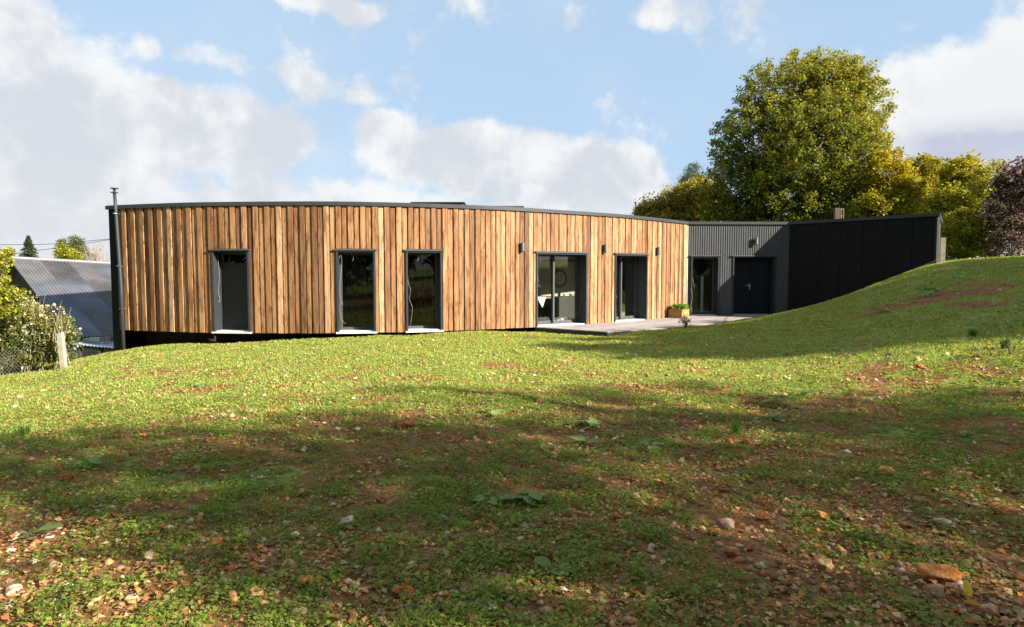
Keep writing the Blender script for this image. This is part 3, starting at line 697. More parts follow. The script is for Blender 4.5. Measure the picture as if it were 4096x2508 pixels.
# ---------------- rooms
def inner(s, d):
    f = frame(s); return np.array([f[0][0]-f[2][0]*d, f[0][1]-f[2][1]*d])
b = MB()
for a, c in ((2.2, 4.85), (4.95, 7.35), (7.45, 10.6), (10.7, 15.3)):
    pass
parts_s = [.9, (opens[0][2]+opens[1][1])/2, (opens[1][2]+opens[2][1])/2, opens[2][2]+1.0, STOT-.6]
for sp_ in parts_s:
    p, q = inner(sp_, .32), inner(sp_, 4.2); fr, L = chord(p, q); b.lbox(fr, 0, L, -.04, .04, 0, 2.62)
depth = 4.2; st_ = np.arange(.9, STOT-.5, .6)
for a, c in zip(st_[:-1], st_[1:]):
    fr, L = chord(inner(a, depth), inner(c, depth)); b.lbox(fr, -.01, L+.01, -.05, 0, 0, 2.62)
fr = frK(0); b.lbox(fr, 0, 4.2, -3.6, -3.5, 0, 2.62); b.lbox(fr, wo[0][1]+.35, wo[0][1]+.43, -3.5, -.32, 0, 2.62)
b.build('inner_wall', m_room, house)
# grey blind close behind window 1
fr, L = W[0], WL[0]; b = MB(); b.lbox(fr, .10, L-.12, -.345, -.335, .06, 1.84); tag(b.build('window_blind', mat('blind_grey', (.062, .061, .060), .85, spec=.1)), 'dark grey blind panel behind the leftmost window', 'blind')
# curtain behind window 2
fr, L = W[1], WL[1]; V = []; Fc = []
for i in range(61):
    u = .05+i*(L*.95-.05)/60; 
    for z in (.06, 2.05): V.append(P3(fr, u, -.75+.035*math.sin(i*.9)+.02*math.sin(i*.37), z))
for i in range(60): Fc.append((i*2, i*2+2, i*2+3, i*2+1))
tag(np_mesh('curtain', V, Fc, mat('curtain_brown', (.045, .036, .028), .9), org=P3(fr, .5, -.75, 0)), 'dark brown curtain hanging inside the second window', 'curtain')
# book shelf behind window 3
fr, L = W[2], WL[2]; o3 = P3(fr, .65, -2.6, 0); bs = empty('book_shelf', o3, 'book shelf full of books seen through the third window', 'book shelf')
frb = (o3, fr[1], fr[2]); b = MB(); WW = .95
for z in (.05, .40, .78, 1.16, 1.5, 1.84): b.lbox(frb, -WW, WW, -.15, .15, z, z+.03)
for u in (-WW, -.3, .35, WW): b.lbox(frb, u-.015, u+.015, -.15, .148, .0, 1.87)
b.build('shelf_frame', mat('shelf_wood', (.50, .42, .34), .7), bs)
m_book = mat('book_covers', (1, 1, 1), .7, attr=True); b = MB()
for z in (.08, .43, .81, 1.19, 1.53):
    u = -WW+.03
    while u < WW-.06:
        w_ = random.uniform(.02, .05); h = random.uniform(.18, .28)
        cc = random.choice([(.35, .30, .24), (.12, .09, .07), (.2, .05, .04), (.06, .10, .14), (.5, .47, .42), (.1, .12, .07)])
        if random.random() < .9 and min(abs(u-q) for q in (-.3, .35)) > .05: b.lbox(frb, u, u+w_, -.1, .10+random.uniform(-.03, .02), z, z+h, cc)
        u += w_+.003
bk = b.build('books', m_book, bs); bk['kind'] = 'stuff'
# white paper panels on the shelf
for u in (.56, .72):
    for z in (.44, .82):
        b2 = MB(); b2.lbox(frb, u, u+.10, .155, .24, z, z+.30); 
        tag(b2.build('box_file', mat('paper_white', (.62, .62, .58), .8)), f'pale {"left" if u < .6 else "right"} box file on the {"lower" if z < .5 else "upper"} shelf behind the third window', 'box file', 'box files on the shelf')
# room behind sliding door 4: round plaque, rail, table with a cloth
fr, L = W[3], WL[3]; pw = P3(fr, .05, -2.45, 1.33)
b = MB(); b.lbox((P3(fr, 0, -2.6, 0), fr[1], fr[2]), .9, 4.4, -.05, .0, 0, 2.62); b.build('inner_wall', mat('room_wall_pale', (.55, .47, .40), .9), house)
pq = empty('round_wall_sign', P3(fr, 2.95, -2.55, 1.36), 'round cream wall sign with a dark red ring behind the wide sliding door', 'wall sign')
def disc(fr, u, v, z, r, th, m, name, par, n=40):
    b = MB(); A = [P3(fr, u+r*math.cos(2*math.pi*k/n), v, z+r*math.sin(2*math.pi*k/n)) for k in range(n)]; B = [P3(fr, u+r*math.cos(2*math.pi*k/n), v+th, z+r*math.sin(2*math.pi*k/n)) for k in range(n)]
    b.add(A+B, [tuple(range(n))[::-1], tuple(range(n, 2*n))]+[(k, (k+1) % n, n+(k+1) % n, n+k) for k in range(n)]); return b.build(name, m, par)
UU = 2.95
disc(fr, UU, -2.59, 1.36, .34, .03, mat('sign_red', (.20, .055, .035), .5), 'ring', pq); disc(fr, UU, -2.559, 1.36, .23, .012, mat('sign_cream', (.58, .55, .48), .6), 'face', pq)
m_ink = mat('sign_ink', (.10, .04, .03), .6)
for z, hw in ((1.48, .08), (1.42, .13), (1.36, .16), (1.30, .14), (1.24, .09)):
    b = MB(); b.lbox(fr, UU-hw, UU+hw, -2.546, -2.543, z-.009, z+.009); b.build('lettering', m_ink, pq)
b = MB(); b.tube([P3(fr, 1.9, -2.5, 1.99), P3(fr, 3.6, -2.5, 1.99)], .018, 8); r_ = b.build('rail', m_black); tag(r_, 'black curtain rail inside the wide sliding door', 'curtain rail')
tb = empty('dining_table', P3(fr, .6, -1.3, 0), 'wooden table inside the wide sliding door', 'table'); frt = (P3(fr, .5, -1.4, 0), fr[1], fr[2])
b = MB(); b.lbox(frt, -.5, 1.15, -.4, .4, .74, .79); b.build('table_top', mat('table_oak', (.36, .17, .07), .5), tb)
for u in (-.45, 1.1):
    for v in (-.35, .35):
        b = MB(); b.lbox(frt, u-.03, u+.03, v-.03, v+.03, 0, .74); b.build('leg', m_black, tb)
b = MB(); A = [P3(frt, .28, .41, .795), P3(frt, .66, .41, .795), P3(frt, .50, .43, .45)]; Bq = [P3(frt, .28, .05, .795), P3(frt, .66, .05, .795)]
b.add(A+Bq, [(0, 2, 1), (3, 0, 1, 4)]); tag(b.build('cloth', mat('cloth_white', (.75, .77, .8), .8)), 'pale cloth hanging in a point over the table edge', 'cloth')
b = MB(); b.lbox(fr, 1.9, 4.2, -2.54, -1.98, 0, .73); kc = b.build('kitchen_counter', mat('counter_dark', (.05, .045, .04), .7)); tag(kc, 'dark kitchen counter along the back wall inside the wide sliding door', 'counter')
for k, (u, r) in enumerate(((2.35, .05), (2.65, .08))):
    b = MB(); b.tube([P3(frt, u, -.75, .735), P3(frt, u, -.75, .78), P3(frt, u, -.75, .82)], [r*.6, r, r*1.1], 14); tag(b.build('bowl', m_sill), ['small white bowl on the dark counter', 'larger white bowl at the right on the dark counter'][k], 'bowl')
b = MB(); fs = (P3(fr, L*.85, -.9, 0), fr[1], fr[2])
for k in range(3):
    b = MB(); b.lbox(fr, L*.58+k*.14, L*.58+k*.14+.1, -.62, -.55, .01, .05+.03*k); tag(b.build('shoe_box', m_sill), ['flat white packet on the floor inside the wide sliding door', 'low white box in the middle inside the wide sliding door', 'taller white box next to the right frame of the wide sliding door'][k], 'box', 'boxes inside the sliding door')
# room behind door 5: bench with blanket
fr, L = W[4], WL[4]; so_ = empty('sofa', P3(fr, 2.9, -1.6, 0), 'brown sofa seen through the narrow sliding door', 'sofa'); frs = (P3(fr, 2.9, -1.7, 0), fr[1], fr[2])
b = MB(); b.lbox(frs, -1.2, 1.3, -.4, .4, .12, .42); b.build('seat', mat('sofa_cloth', (.40, .22, .15), .9), so_, bevel=.04)
b = MB(); b.lbox(frs, -1.2, 1.3, -.42, -.2, .421, .72); b.build('backrest', mat('sofa_back', (.36, .24, .18), .9), so_, bevel=.04)
# storage behind the metal wall window
frw = frK(0); u0 = wo[0][0]
b = MB(); b.lbox(frw, u0+.0, u0+.35, -1.35, -1.0, 0, .85); tag(b.build('cardboard_box', mat('cardboard', (.33, .22, .11), .9), bevel=.01), 'tall brown box inside the metal wall window', 'box')
b = MB(); b.lbox(frw, u0+.36, u0+.62, -1.4, -1.1, 0, 1.15); tag(b.build('storage_box', mat('cardboard_b', (.26, .19, .11), .9), bevel=.01), 'taller box behind the brown box in the metal wall window', 'box')
b = MB(); b.lbox(frw, u0+.74, u0+.84, -1.2, -1.1, 0, 1.4); tag(b.build('white_column', mat('col_white', (.8, .82, .85), .6)), 'slim white column inside the metal wall window', 'column')

# string line at the foot of the dark wall
q = [at(3753, 1058, 20.9)]+[np.array([*(K2+(K1-K2)*t+np.array([-.33, -.28])), 0]) for t in (.25, .5, .75)]+[np.array([10.2, 24.5, 0])]
for p in q[1:]: p[2] = gz1(p[0], p[1])+.07
q[0][2] = gz1(q[0][0], q[0][1])+.15
b = MB(); b.tube(q, .006, 6); tag(b.build('string_line', mat('string', (.6, .58, .5), .8)), 'thin pale string stretched along the foot of the dark wall', 'string')

# ------------------------------------------------------------------ trees
def ell(px, py, rx, ry, Y, dY=0.):
    c = at(px, py, Y+dY); k = Y/F; return (*c, rx*k, (rx+ry)*.5*k, ry*k)
def crown_pts(lobes, ncl, per, cr, shell=.55):
    L = np.array(lobes); wv = (L[:, 3]*L[:, 4]*L[:, 5])**(2/3); wv /= wv.sum()
    k = rng.choice(len(L), ncl, p=wv); d = rng.normal(size=(ncl, 3)); d /= np.linalg.norm(d, axis=1)[:, None]
    r = shell+(1.02-shell)*rng.random(ncl)**.55; C = L[k, :3]+d*r[:, None]*L[k, 3:6]
    q = rng.normal(size=(ncl, per, 3)); q /= np.linalg.norm(q, axis=2)[..., None]; q *= (rng.random((ncl, per))**.45)[..., None]
    rad = cr*(.55+.9*rng.random(ncl)); P = C[:, None]+q*rad[:, None, None]*np.array([1, 1, .75])
    return C, P.reshape(-1, 3), np.repeat(np.arange(ncl), per)
def tree(name, label, cat, lobes, base, ncl, per, cr, size, colf, group=None, trunk_r=.25, trans_mat=None, branches=40, shell=.55, trunk_col=None, asp=.75):
    root = empty(name, base, label, cat, group)
    C, P, ci = crown_pts(lobes, ncl, per, cr, shell); n = len(P)
    V, Fc = rhombs(P, size*(.6+.8*rng.random(n)), asp, rng.normal(0, .7, n), curl=.15)
    cc = colf(P, C[ci], ci); np_mesh('crown', V, Fc, trans_mat or m_leaf, root, cols=np.repeat(cc, 4, 0))
    L = np.array(lobes); cen = L[:, :3].mean(0); b = MB(); top = L[np.argmax(L[:, 2])][:3]
    b0 = Vector(base); mid = b0.lerp(Vector(cen), .75); mid.x += trunk_r*.6
    b.tube([b0-Vector((0, 0, .4)), b0.lerp(mid, .4)+Vector((trunk_r*.3, 0, 0)), mid, Vector(cen), Vector(top)], [trunk_r*1.25, trunk_r, trunk_r*.75, trunk_r*.55, trunk_r*.15], 10, cap=False)
    for l in L:
        s = mid.lerp(Vector(cen), random.random()); e = Vector(l[:3]); b.tube([s, s.lerp(e, .5)+Vector((0, 0, .05*(e-s).length)), e], [trunk_r*.45, trunk_r*.3, trunk_r*.15], 7, cap=False)
        near = [i for i in range(len(C)) if np.all(np.abs(C[i]-l[:3]) < l[3:6]*1.05)]
        for i in random.sample(near, min(len(near), branches//len(L)+1)):
            e2 = Vector(C[i]); s2 = s.lerp(e, random.uniform(.3, 1)); b.tube([s2, s2.lerp(e2, .5)+Vector((0, 0, -.04*(e2-s2).length)), e2], [trunk_r*.16, trunk_r*.1, trunk_r*.04], 5, cap=False)
    b.build('trunk', trunk_col or m_bark, root, smooth_=True)
    return root
def mixcol(a, b, t, v=.3):
    t = np.clip(t, 0, 1)[:, None]; c = np.array(a)*(1-t)+np.array(b)*t
    return np.clip(c*(1+(rng.random((len(t), 1))-.5)*2*v)*(1+(rng.random((len(t), 3))-.5)*.16), 0, 1)
def autumn(green, yellow, z0, z1, x0=None, x1=None, bias=0.):
    def f(P, C, ci):
        r = np.random.default_rng(5).random(ci.max()+1)[ci]
        t = (P[:, 2]-z0)/(z1-z0)*.8+(r-.5)*.9+bias
        if x0 is not None: t = t+(P[:, 0]-x0)/(x1-x0)*.35
        t = t+(rng.random(len(P))-.5)*.5
        return mixcol(green, yellow, t)
    return f
def gbase(px, Y):
    x = (px-CX)/F*Y; return (x, Y, gz1(x, Y))
LIME = 46
tree('lime_tree', 'huge rounded lime tree turning yellow behind the house', 'tree',
     [ell(*a, LIME, dy) for a, dy in (((3310, 325, 150, 115), 0), ((3200, 400, 250, 180), 1), ((3370, 450, 170, 200), 0), ((3060, 560, 220, 180), .5), ((3270, 600, 240, 220), -2), ((3420, 640, 115, 200), 0),
      ((2960, 760, 155, 160), 0), ((3180, 790, 260, 170), -1.5), ((3400, 810, 120, 140), 0), ((2940, 860, 145, 80), 0), ((3180, 880, 260, 80), -1))],
     gbase(3250, LIME), 4500, 40, .42, .165, autumn((.12, .165, .03), (.42, .39, .08), 3.0, 18, 12, 29, -.06), trunk_r=.5, branches=130, shell=.42)
YG, YY_ = (.20, .23, .028), (.50, .40, .040)
tree('hedge_tree', 'round yellow tree directly right of the huge lime', 'tree', [ell(3545, 700, 75, 110, 41), ell(3590, 800, 120, 110, 41), ell(3520, 850, 110, 90, 40)], gbase(3570, 41), 420, 50, .5, .17, autumn(YG, YY_, 3, 8, bias=.1), 'yellow trees behind the dark wall', .22)
tree('hedge_tree', 'olive yellow tree above the middle of the dark wall', 'tree', [ell(3690, 700, 75, 75, 43), ell(3700, 800, 120, 110, 43), ell(3650, 860, 100, 70, 42)], gbase(3690, 43), 400, 50, .5, .17, autumn((.16, .18, .03), (.40, .33, .04), 3, 8), 'yellow trees behind the dark wall', .22)
tree('hedge_tree', 'bright yellow tree behind the right end of the dark wall', 'tree', [ell(3850, 690, 70, 60, 38), ell(3860, 790, 100, 100, 38), ell(3800, 860, 90, 100, 37)], gbase(3840, 38), 380, 50, .45, .16, autumn((.22, .26, .03), (.52, .44, .045), 3, 7), 'yellow trees behind the dark wall', .2)
tree('shrub', 'broad yellow green shrub standing right of the wall end', 'shrub', [ell(3850, 930, 85, 90, 33), ell(3920, 960, 70, 80, 33), ell(3830, 1010, 60, 45, 32.5)], gbase(3860, 33), 300, 50, .36, .13, autumn((.20, .24, .03), (.46, .41, .05), 2, 4.6), None, .12)
m_birch = mat('birch_bark', (.45, .43, .42), .8, var=.4, vscale=4)
bt = tree('birch_tree', 'sparse yellow birch with pale stems between the yellow and the purple trees', 'tree', [ell(3955, 720, 55, 70, 35), ell(3960, 850, 70, 90, 35)], gbase(3960, 35), 140, 40, .35, .13, autumn((.26, .28, .03), (.48, .42, .05), 3, 7), None, .13, trunk_col=m_birch)
tree('copper_tree', 'dark purple leaved tree at the right edge', 'tree', [ell(4060, 730, 70, 90, 31), ell(4030, 850, 75, 110, 31), ell(4110, 800, 80, 150, 31), ell(4040, 970, 80, 60, 30.5)], gbase(4060, 31), 360, 42, .34, .13,
     lambda P, C, ci: mixcol((.11, .055, .06), (.50, .42, .45), (rng.random(len(P))-.42)*1.6), None, .16)
tree('bush', 'dark green and yellow hedge trees left behind the lime', 'tree', [ell(2640, 840, 85, 50, 56), ell(2720, 820, 85, 75, 56), ell(2810, 810, 90, 90, 55), ell(2780, 780, 70, 50, 57), ell(2700, 880, 160, 50, 56)], gbase(2730, 56), 700, 56, .6, .20, autumn((.16, .17, .03), (.50, .40, .08), 3, 9.5, bias=.2), None, .25)
tree('bush', 'small dark bush at the left end of the row behind the roof', 'bush', [ell(2585, 850, 40, 26, 58)], gbase(2585, 58), 90, 40, .45, .18, autumn((.05, .075, .02), (.14, .14, .03), 3, 7), None, .1)
tree('pine_tree', 'blue green pine top showing behind the hedge trees', 'tree', [ell(2780, 690, 30, 32, 80), ell(2760, 730, 38, 35, 80), ell(2725, 755, 20, 20, 80), ell(2800, 740, 35, 40, 80)], gbase(2770, 80), 200, 40, .55, .22,
     lambda P, C, ci: mixcol((.09, .14, .10), (.20, .27, .20), rng.random(len(P))), None, .2, asp=.4)
# far left
def spruce(px, ytop, ybot, Y, hw, label):
    root = empty('spruce_tree', gbase(px, Y), label, 'tree'); b = MB(); t = at(px, ytop, Y); bt_ = at(px, ybot, Y); k = Y/F
    P = []
    for i in range(70):
        f = (i+.5)/70; z = t[2]+(bt_[2]-t[2])*f; r = hw*k*f**.8*(.7+.6*random.random())
        for j in range(5):
            a = random.random()*6.283
            for q in np.linspace(.1, 1, 9): P.append((t[0]+math.cos(a)*r*q, Y+math.sin(a)*r*q, z-.25*r*q*q+random.uniform(-.05, .05)))
    P = np.array(P); n = len(P); V, Fc = rhombs(P, .22+.2*rng.random(n), .4, rng.normal(-.2, .5, n)); np_mesh('crown', V, Fc, m_leaf, root, cols=np.repeat(mixcol((.07, .10, .05), (.14, .18, .08), rng.random(n)), 4, 0))
    b.tube([(t[0], Y, gz1(t[0], Y)-.3), tuple(t)], [.22, .03], 8); b.build('trunk', m_bark, root)
spruce(113, 945, 1075, 60, 44, 'dark spruce standing behind the tin roofed barn')
tree('pine_tree', 'light green scots pine behind the tin roof near the house', 'tree', [ell(305, 962, 22, 12, 52), ell(300, 985, 38, 12, 52), ell(325, 1000, 25, 14, 52), ell(330, 1030, 32, 18, 52), ell(250, 975, 12, 18, 52)], gbase(310, 52), 150, 34, .3, .14, lambda P, C, ci: mixcol((.12, .16, .06), (.26, .30, .10), rng.random(len(P))), None, .12, asp=.45)
tree('young_tree', 'bright yellow green round tree behind the barn ridge', 'tree', [ell(275, 1025, 36, 26, 48), ell(250, 1000, 14, 30, 48)], gbase(272, 48), 110, 36, .3, .14, autumn((.22, .27, .03), (.42, .42, .05), -2, 3), None, .1)
tree('young_tree', 'tiny yellow green tree behind the left end of the barn', 'tree', [ell(32, 1012, 15, 18, 55), ell(28, 1030, 20, 14, 55)], gbase(32, 55), 70, 30, .3, .14, autumn((.24, .28, .04), (.42, .42, .06), -2, 3), None, .08)
def bare(px, ytop, Y, hw, n, label, seed=0):
    rr = random.Random(seed); b = MB(); x0, _, z0 = gbase(px, Y); k = Y/F; tz = at(px, ytop, Y)[2]
    for i in range(n):
        a = rr.uniform(-1, 1); e = (x0+a*hw*k, Y+rr.uniform(-1, 1), tz-abs(a)*1.0*(tz-z0)*.12-rr.random()*.9); m = (x0+a*hw*k*.45, Y, z0+(e[2]-z0)*.55)
        b.tube([(x0+a*.3, Y, z0-.2), m, e], [.035, .02, .008], 4, cap=False)
        for j in range(10):
            f = rr.uniform(.3, 1); p = [m[q]+(e[q]-m[q])*f for q in range(3)]; b.tube([p, (p[0]+rr.uniform(-.4, .4), p[1]+rr.uniform(-.3, .3), p[2]+rr.uniform(.1, .55))], [.010, .004], 3, cap=False)
    tag(b.build('bare_bush', mat('dry_twigs', (.36, .30, .25), .9), None, (x0, Y, z0)), label, 'bush')
bare(402, 968, 50, 55, 60, 'beige leafless bush between the pine and the flue pipe', 1)
bare(195, 1010, 55, 45, 30, 'thin leafless bush between the spruce and the pine', 2)
# shade giving trees behind and right of the viewer
def shade_tree(base, lobes, label, ncl=18, per=60, size=.13, per_=0):
    ncl = ncl*len(lobes)
    tree('shade_tree', label, 'tree', lobes, (base[0], base[1], gz1(*base)), ncl, per, .55, size, autumn((.07, .10, .02), (.26, .22, .04), 3, 12), 'tall trees behind the viewer', .3, shell=.3)
def lift(gx, gy, h, r, rz=None):
    """a lobe of crown whose shadow falls on the lawn at (gx, gy)"""
    k = h/-SUN[2]; z = gz1(gx, gy)+h; return (gx-SUN[0]*k, gy-SUN[1]*k, z, r, r, rz or r*.8)
SHADE = [
 ((12.5, -2.5), [(-5.0, 6.6, 8.5, 1.0), (-3.8, 6.1, 8.5, 1.2), (-2.0, 6.3, 8.2, 1.3), (.2, 6.4, 7.6, 1.4), (-.6, 4.5, 6.6, 1.3), (1.6, 3.8, 5.6, 1.4), (.7, 3.0, 6.2, .7), (-3.1, 4.5, 7.2, .75), (-2.3, 4.0, 7, .55), (-1.3, 3.5, 7, .5)], 'tall leafy tree behind the viewer on the right'),
 ((14.5, .5), [(2.2, 7.4, 7.5, 1.5), (4.4, 7.0, 6.6, 1.5), (6.2, 6.0, 5.4, 1.5), (3.5, 5.4, 6.0, 1.6), (5.0, 3.8, 5.0, 1.5), (3.0, 2.6, 5.6, 1.3), (.8, 9.0, 8.0, .55), (3.2, 8.9, 7.5, .5), (-1.4, 9.5, 8.4, .4)], 'second tall leafy tree right of the viewer'),
 ((20.5, 9.5), [(4.8, 17.2, 8.5, 1.1), (6.8, 16.6, 8.0, 1.2), (8.6, 17.6, 8.0, 1.4), (8.6, 14.9, 7.0, 1.2), (5.2, 15.4, 8.2, .9), (1.6, 16.9, 9, .6), (7.2, 18.8, 8.4, 1.1), (4.2, 14.2, 7.8, .7), (6.4, 13.6, 7.2, .8), (8.4, 13.2, 6.6, .9), (10.4, 13.2, 6.0, .9), (2.0, 14.6, 8.5, .6), (3.0, 13.2, 8.0, .75), (4.6, 12.3, 7.4, .85), (6.2, 11.7, 7.0, .95), (8.2, 11.2, 6.2, 1.0), (9.8, 11.8, 5.6, 1.0), (10.8, 16.6, 6.5, 1.3), (11.5, 18.8, 7.0, 1.2), (6.4, 19.2, 8.6, .8), (12.5, 14.8, 5.5, 1.1), (3.4, 15.6, 8.4, .6), (10.0, 19.9, 7.5, .9), (13.4, 16.8, 6, 1.2), (14.6, 19.0, 6, 1.0), (8.8, 20.6, 8.4, .7)], 'third tall leafy tree far right of the viewer beside the slope'),
]
for k, (bs_, ls, lb) in enumerate(SHADE): shade_tree(bs_, [lift(*l) for l in ls], lb, ncl=40 if k == 2 else 16)

for i, (x, y) in enumerate(((-30, -14), (-21, -17), (-12, -14), (-3, -18), (6, -16), (15, -19), (24, -22))):
    z = gz1(x, y); tree('background_tree', ['leftmost', 'second', 'third', 'middle', 'fifth', 'sixth', 'rightmost'][i]+' of the tall dark trees standing far behind the viewer', 'tree', [(x, y, z+5, 4.5, 3, 4.5), (x+1, y, z+10, 4, 3, 4), (x-2, y, z+8, 3, 3, 4)], (x, y, z), 260, 40, 1.2, .55, autumn((.06, .08, .02), (.16, .14, .03), 3, 12), 'tall trees behind the viewer', .35, branches=10)

# ------------------------------------------------------------------ barn and lean-to
def sheet(A, B_, D, C_, pitch, amp, m, name, par, rows=8):
    """corrugated sheet: A->B ridge, D->C eave (A above D)"""
    A, B_, D, C_ = [np.array(p, float) for p in (A, B_, D, C_)]; L = np.linalg.norm(B_-A); nu = int(L/pitch*6); nn_ = np.cross(B_-A, D-A); nn_ /= np.linalg.norm(nn_); 
    if nn_[2] < 0: nn_ = -nn_
    V = []; Fc = []
    for i in range(nu+1):
        u = i/nu; off = amp*math.sin(u*L/pitch*2*math.pi)
        for j in range(rows+1):
            v = j/rows; st = .012*(1-((v*3) % 1)) if 0 < v < 1 else 0
            V.append((A*(1-u)+B_*u)*(1-v)+(D*(1-u)+C_*u)*v+nn_*(off+st))
    for i in range(nu):
        for j in range(rows): q = i*(rows+1)+j; Fc.append((q, q+rows+1, q+rows+2, q+1))
    ii = np.repeat(np.arange(nu+1), rows+1); jj = np.tile(np.arange(rows+1), nu+1); sh = (ii/nu*L/.85).astype(int); ro = np.minimum((jj*3)//(rows+1), 2)
    g_ = np.random.default_rng(4).random((60, 3)); kk = .7+.6*g_[sh % 60, ro]; br_ = np.random.default_rng(9).random((60, 3))[sh % 60, ro] > .72
    cc = np.stack([kk, kk*np.where(br_, .86, 1), kk*np.where(br_, .74, 1.0)], 1)
    return np_mesh(name, V, Fc, m, par, cols=cc, smooth_=True)
rA = at(45, 1034, 24.0); eC = at(290, 1350, 21.0); dr = np.array([2.9, 2.9, -.22]); rB = rA+dr*.9; eD = eC+dr*.9+np.array([0, 0, .1])
barn = empty('barn', (rA[0], rA[1], gz1(rA[0], rA[1])), 'old barn with a rusty corrugated tin roof left of the house', 'barn')
sheet(rA, rB, eC, eD, .105, .026, m_zinc, 'roof', barn)
lean = np.array([-(eC-rA)[0]*.75, -(eC-rA)[1]*.75, (eC-rA)[2]*.8]); sheet(rA, rB, rA+lean, rB+lean, .105, .026, m_zinc, 'roof', barn)
b = MB(); b.tube([rA+[0, 0, .02], rB+[0, 0, .02]], .07, 8); b.build('ridge_cap', mat('ridge_zinc', (.20, .21, .22), .6, .2), barn)
b = MB(); inn = dr/np.linalg.norm(dr)*.25; a1 = rA+inn-[0, 0, .12]; c1 = eC+inn-[0, 0, .12]; l1 = rA+lean+inn-[0, 0, .12]; th = inn*.3
b.add([a1, c1, (c1[0], c1[1], -2.2), (l1[0], l1[1], -2.2), l1, a1+th, c1+th, (c1[0]+th[0], c1[1]+th[1], -2.2), (l1[0]+th[0], l1[1]+th[1], -2.2), l1+th], [(0, 1, 2, 3, 4), (9, 8, 7, 6, 5)])
b.build('gable_wall', mat('gable_boards', (.035, .028, .024), .9, var=.3, vscale=4), barn)
b = MB(); e1 = eC+np.array([.25, .1, 0]); fr, L = chord(e1[:2]-np.array([.3, -.2]), (eD)[:2]-np.array([.3, -.2])); b.lbox(fr, 0, L, -.15, 0, -2.2, -.45)
b.build('wall', mat('barn_wall', (.25, .20, .15), .9, var=.3, vscale=3, bump=.5, bscale=12), barn)
b = MB(); 
for p, q, u in ((rA, eC, 1), (rA, rA+lean, 1)): b.tube([p-[0, 0, .05], q-[0, 0, .05]], .05, 6)
b.build('barge_board', mat('barge', (.16, .16, .17), .8), barn)
le = empty('lean_to', at(380, 1440, 20), 'low lean to with a zinc roof and posts in front of the barn', 'shed')
A1, B1, D1, C1 = at(330, 1369, 20.6), at(520, 1366, 21.0), at(282, 1377, 18.9), at(500, 1396, 18.95)
A1 = at(320, 1366, 20.2); B1 = at(510, 1366, 20.5)
sheet(A1, B1, D1, C1, .085, .014, m_zinc2, 'roof', le, 2)
b = MB()
for px in (316, 403):
    p = at(px, 1396, 19.1); b = MB(); b.lbox(((p[0], p[1], 0), (1, 0), (0, 1)), -.05, .05, -.05, .05, -1.6, p[2]+.02); b.build('post', mat('post_dark', (.045, .035, .03), .9), le)
p = at(324, 1398, 19.9); q = at(520, 1398, 19.9); b = MB(); b.lbox(((0, p[1], 0), (1, 0), (0, 1)), p[0]-.4, q[0], -.1, .1, -2, p[2]+.02)
b.build('wall', mat('limewash', (.48, .46, .42), .9, var=.25, vscale=3, bump=.7, bscale=8), le)
for k, px in enumerate((352, 385, 432)):
    p = at(px, 1366, 19.95); b = MB(); hw = (.10, .16, .12)[k]; b.lbox(((p[0], p[1], p[2]), (1, 0), (0, 1)), -hw, hw, -.1, .1, .0, (.10, .12, .14)[k])
    tag(b.build('stone_block', mat('block%d' % k, [(.40, .36, .28), (.52, .50, .44), (.35, .27, .21)][k], .9, var=.2, bump=.4), bevel=.01), ['small grey stone block on the lean to roof at its left', 'wide whitish stone block in the middle on the lean to roof', 'brownish stone block on the lean to roof near the flue'][k], 'stone block')
p, q = at(326, 1046, 50), at(470, 1046, 50); fh = empty('far_house', ((p[0]+q[0])/2, 52, gz1(p[0], 52)), 'distant house with a pale tiled roof beyond the barn', 'house')
b = MB(); z1 = p[2]; z0 = at(326, 1064, 50)[2]; x0, x1 = p[0], q[0]+2
b.add([(x0, 50, z0), (x1, 50, z0), (x1, 53, z1), (x0+.3, 53, z1), (x0, 56, z0), (x1, 56, z0)], [(0, 1, 2, 3), (3, 2, 5, 4), (0, 3, 4)]); b.build('roof', mat('pale_tiles', (.42, .34, .26), .9, var=.2, vscale=2), fh)
b = MB(); b.box(((x0+x1)/2, 53, (z0-3)/2-.0), ((x1-x0)/2-.2, 2.8, (z0+3)/2)); b.build('wall', mat('render_cream', (.42, .38, .32), .9), fh)
# overhead wires
for k, pts in enumerate(([(-300, 981), (0, 979), (223, 975), (448, 955), (900, 915)], [(-300, 1050), (0, 1021), (223, 992), (448, 957), (900, 880)])):
    q = [at(a, c, 33) for a, c in pts]; b = MB(); b.tube(catmull(q, 8), .013, 5); tag(b.build('overhead_wire', m_black), ['upper flatter overhead wire left of the house', 'lower sloping overhead wire left of the house'][k], 'wire', 'overhead wires')

# ------------------------------------------------------------------ left bush, fence, post
BY = 15.6
root = empty('flowering_bush', gbase(120, BY), 'tangled green bush with white seed heads at the left edge', 'bush')
lob = [ell(30, 1260, 110, 100, BY), ell(150, 1300, 110, 90, BY), ell(60, 1400, 150, 90, BY), ell(235, 1370, 75, 80, BY), ell(-80, 1350, 120, 130, BY), ell(180, 1420, 80, 50, BY-.2)]
C, P, ci = crown_pts(lob, 620, 46, .17, .5); P[:, 2] = np.maximum(P[:, 2], gz(P[:, 0], P[:, 1], False)+.02); n = len(P)
V, Fc = rhombs(P, .035+.05*rng.random(n), .65, rng.normal(0, .8, n)); r_ = rng.random(620)[ci]
cc = mixcol((.13, .17, .045), (.36, .36, .10), (P[:, 2]-lob[2][2])/1.6+(rng.random(n)-.4)*.7); br = (r_ < .16)[:, None]; cc = np.where(br, cc*np.array([1.1, .62, .5]), cc)
np_mesh('foliage', V, Fc, m_leaf, root, cols=np.repeat(cc, 4, 0))
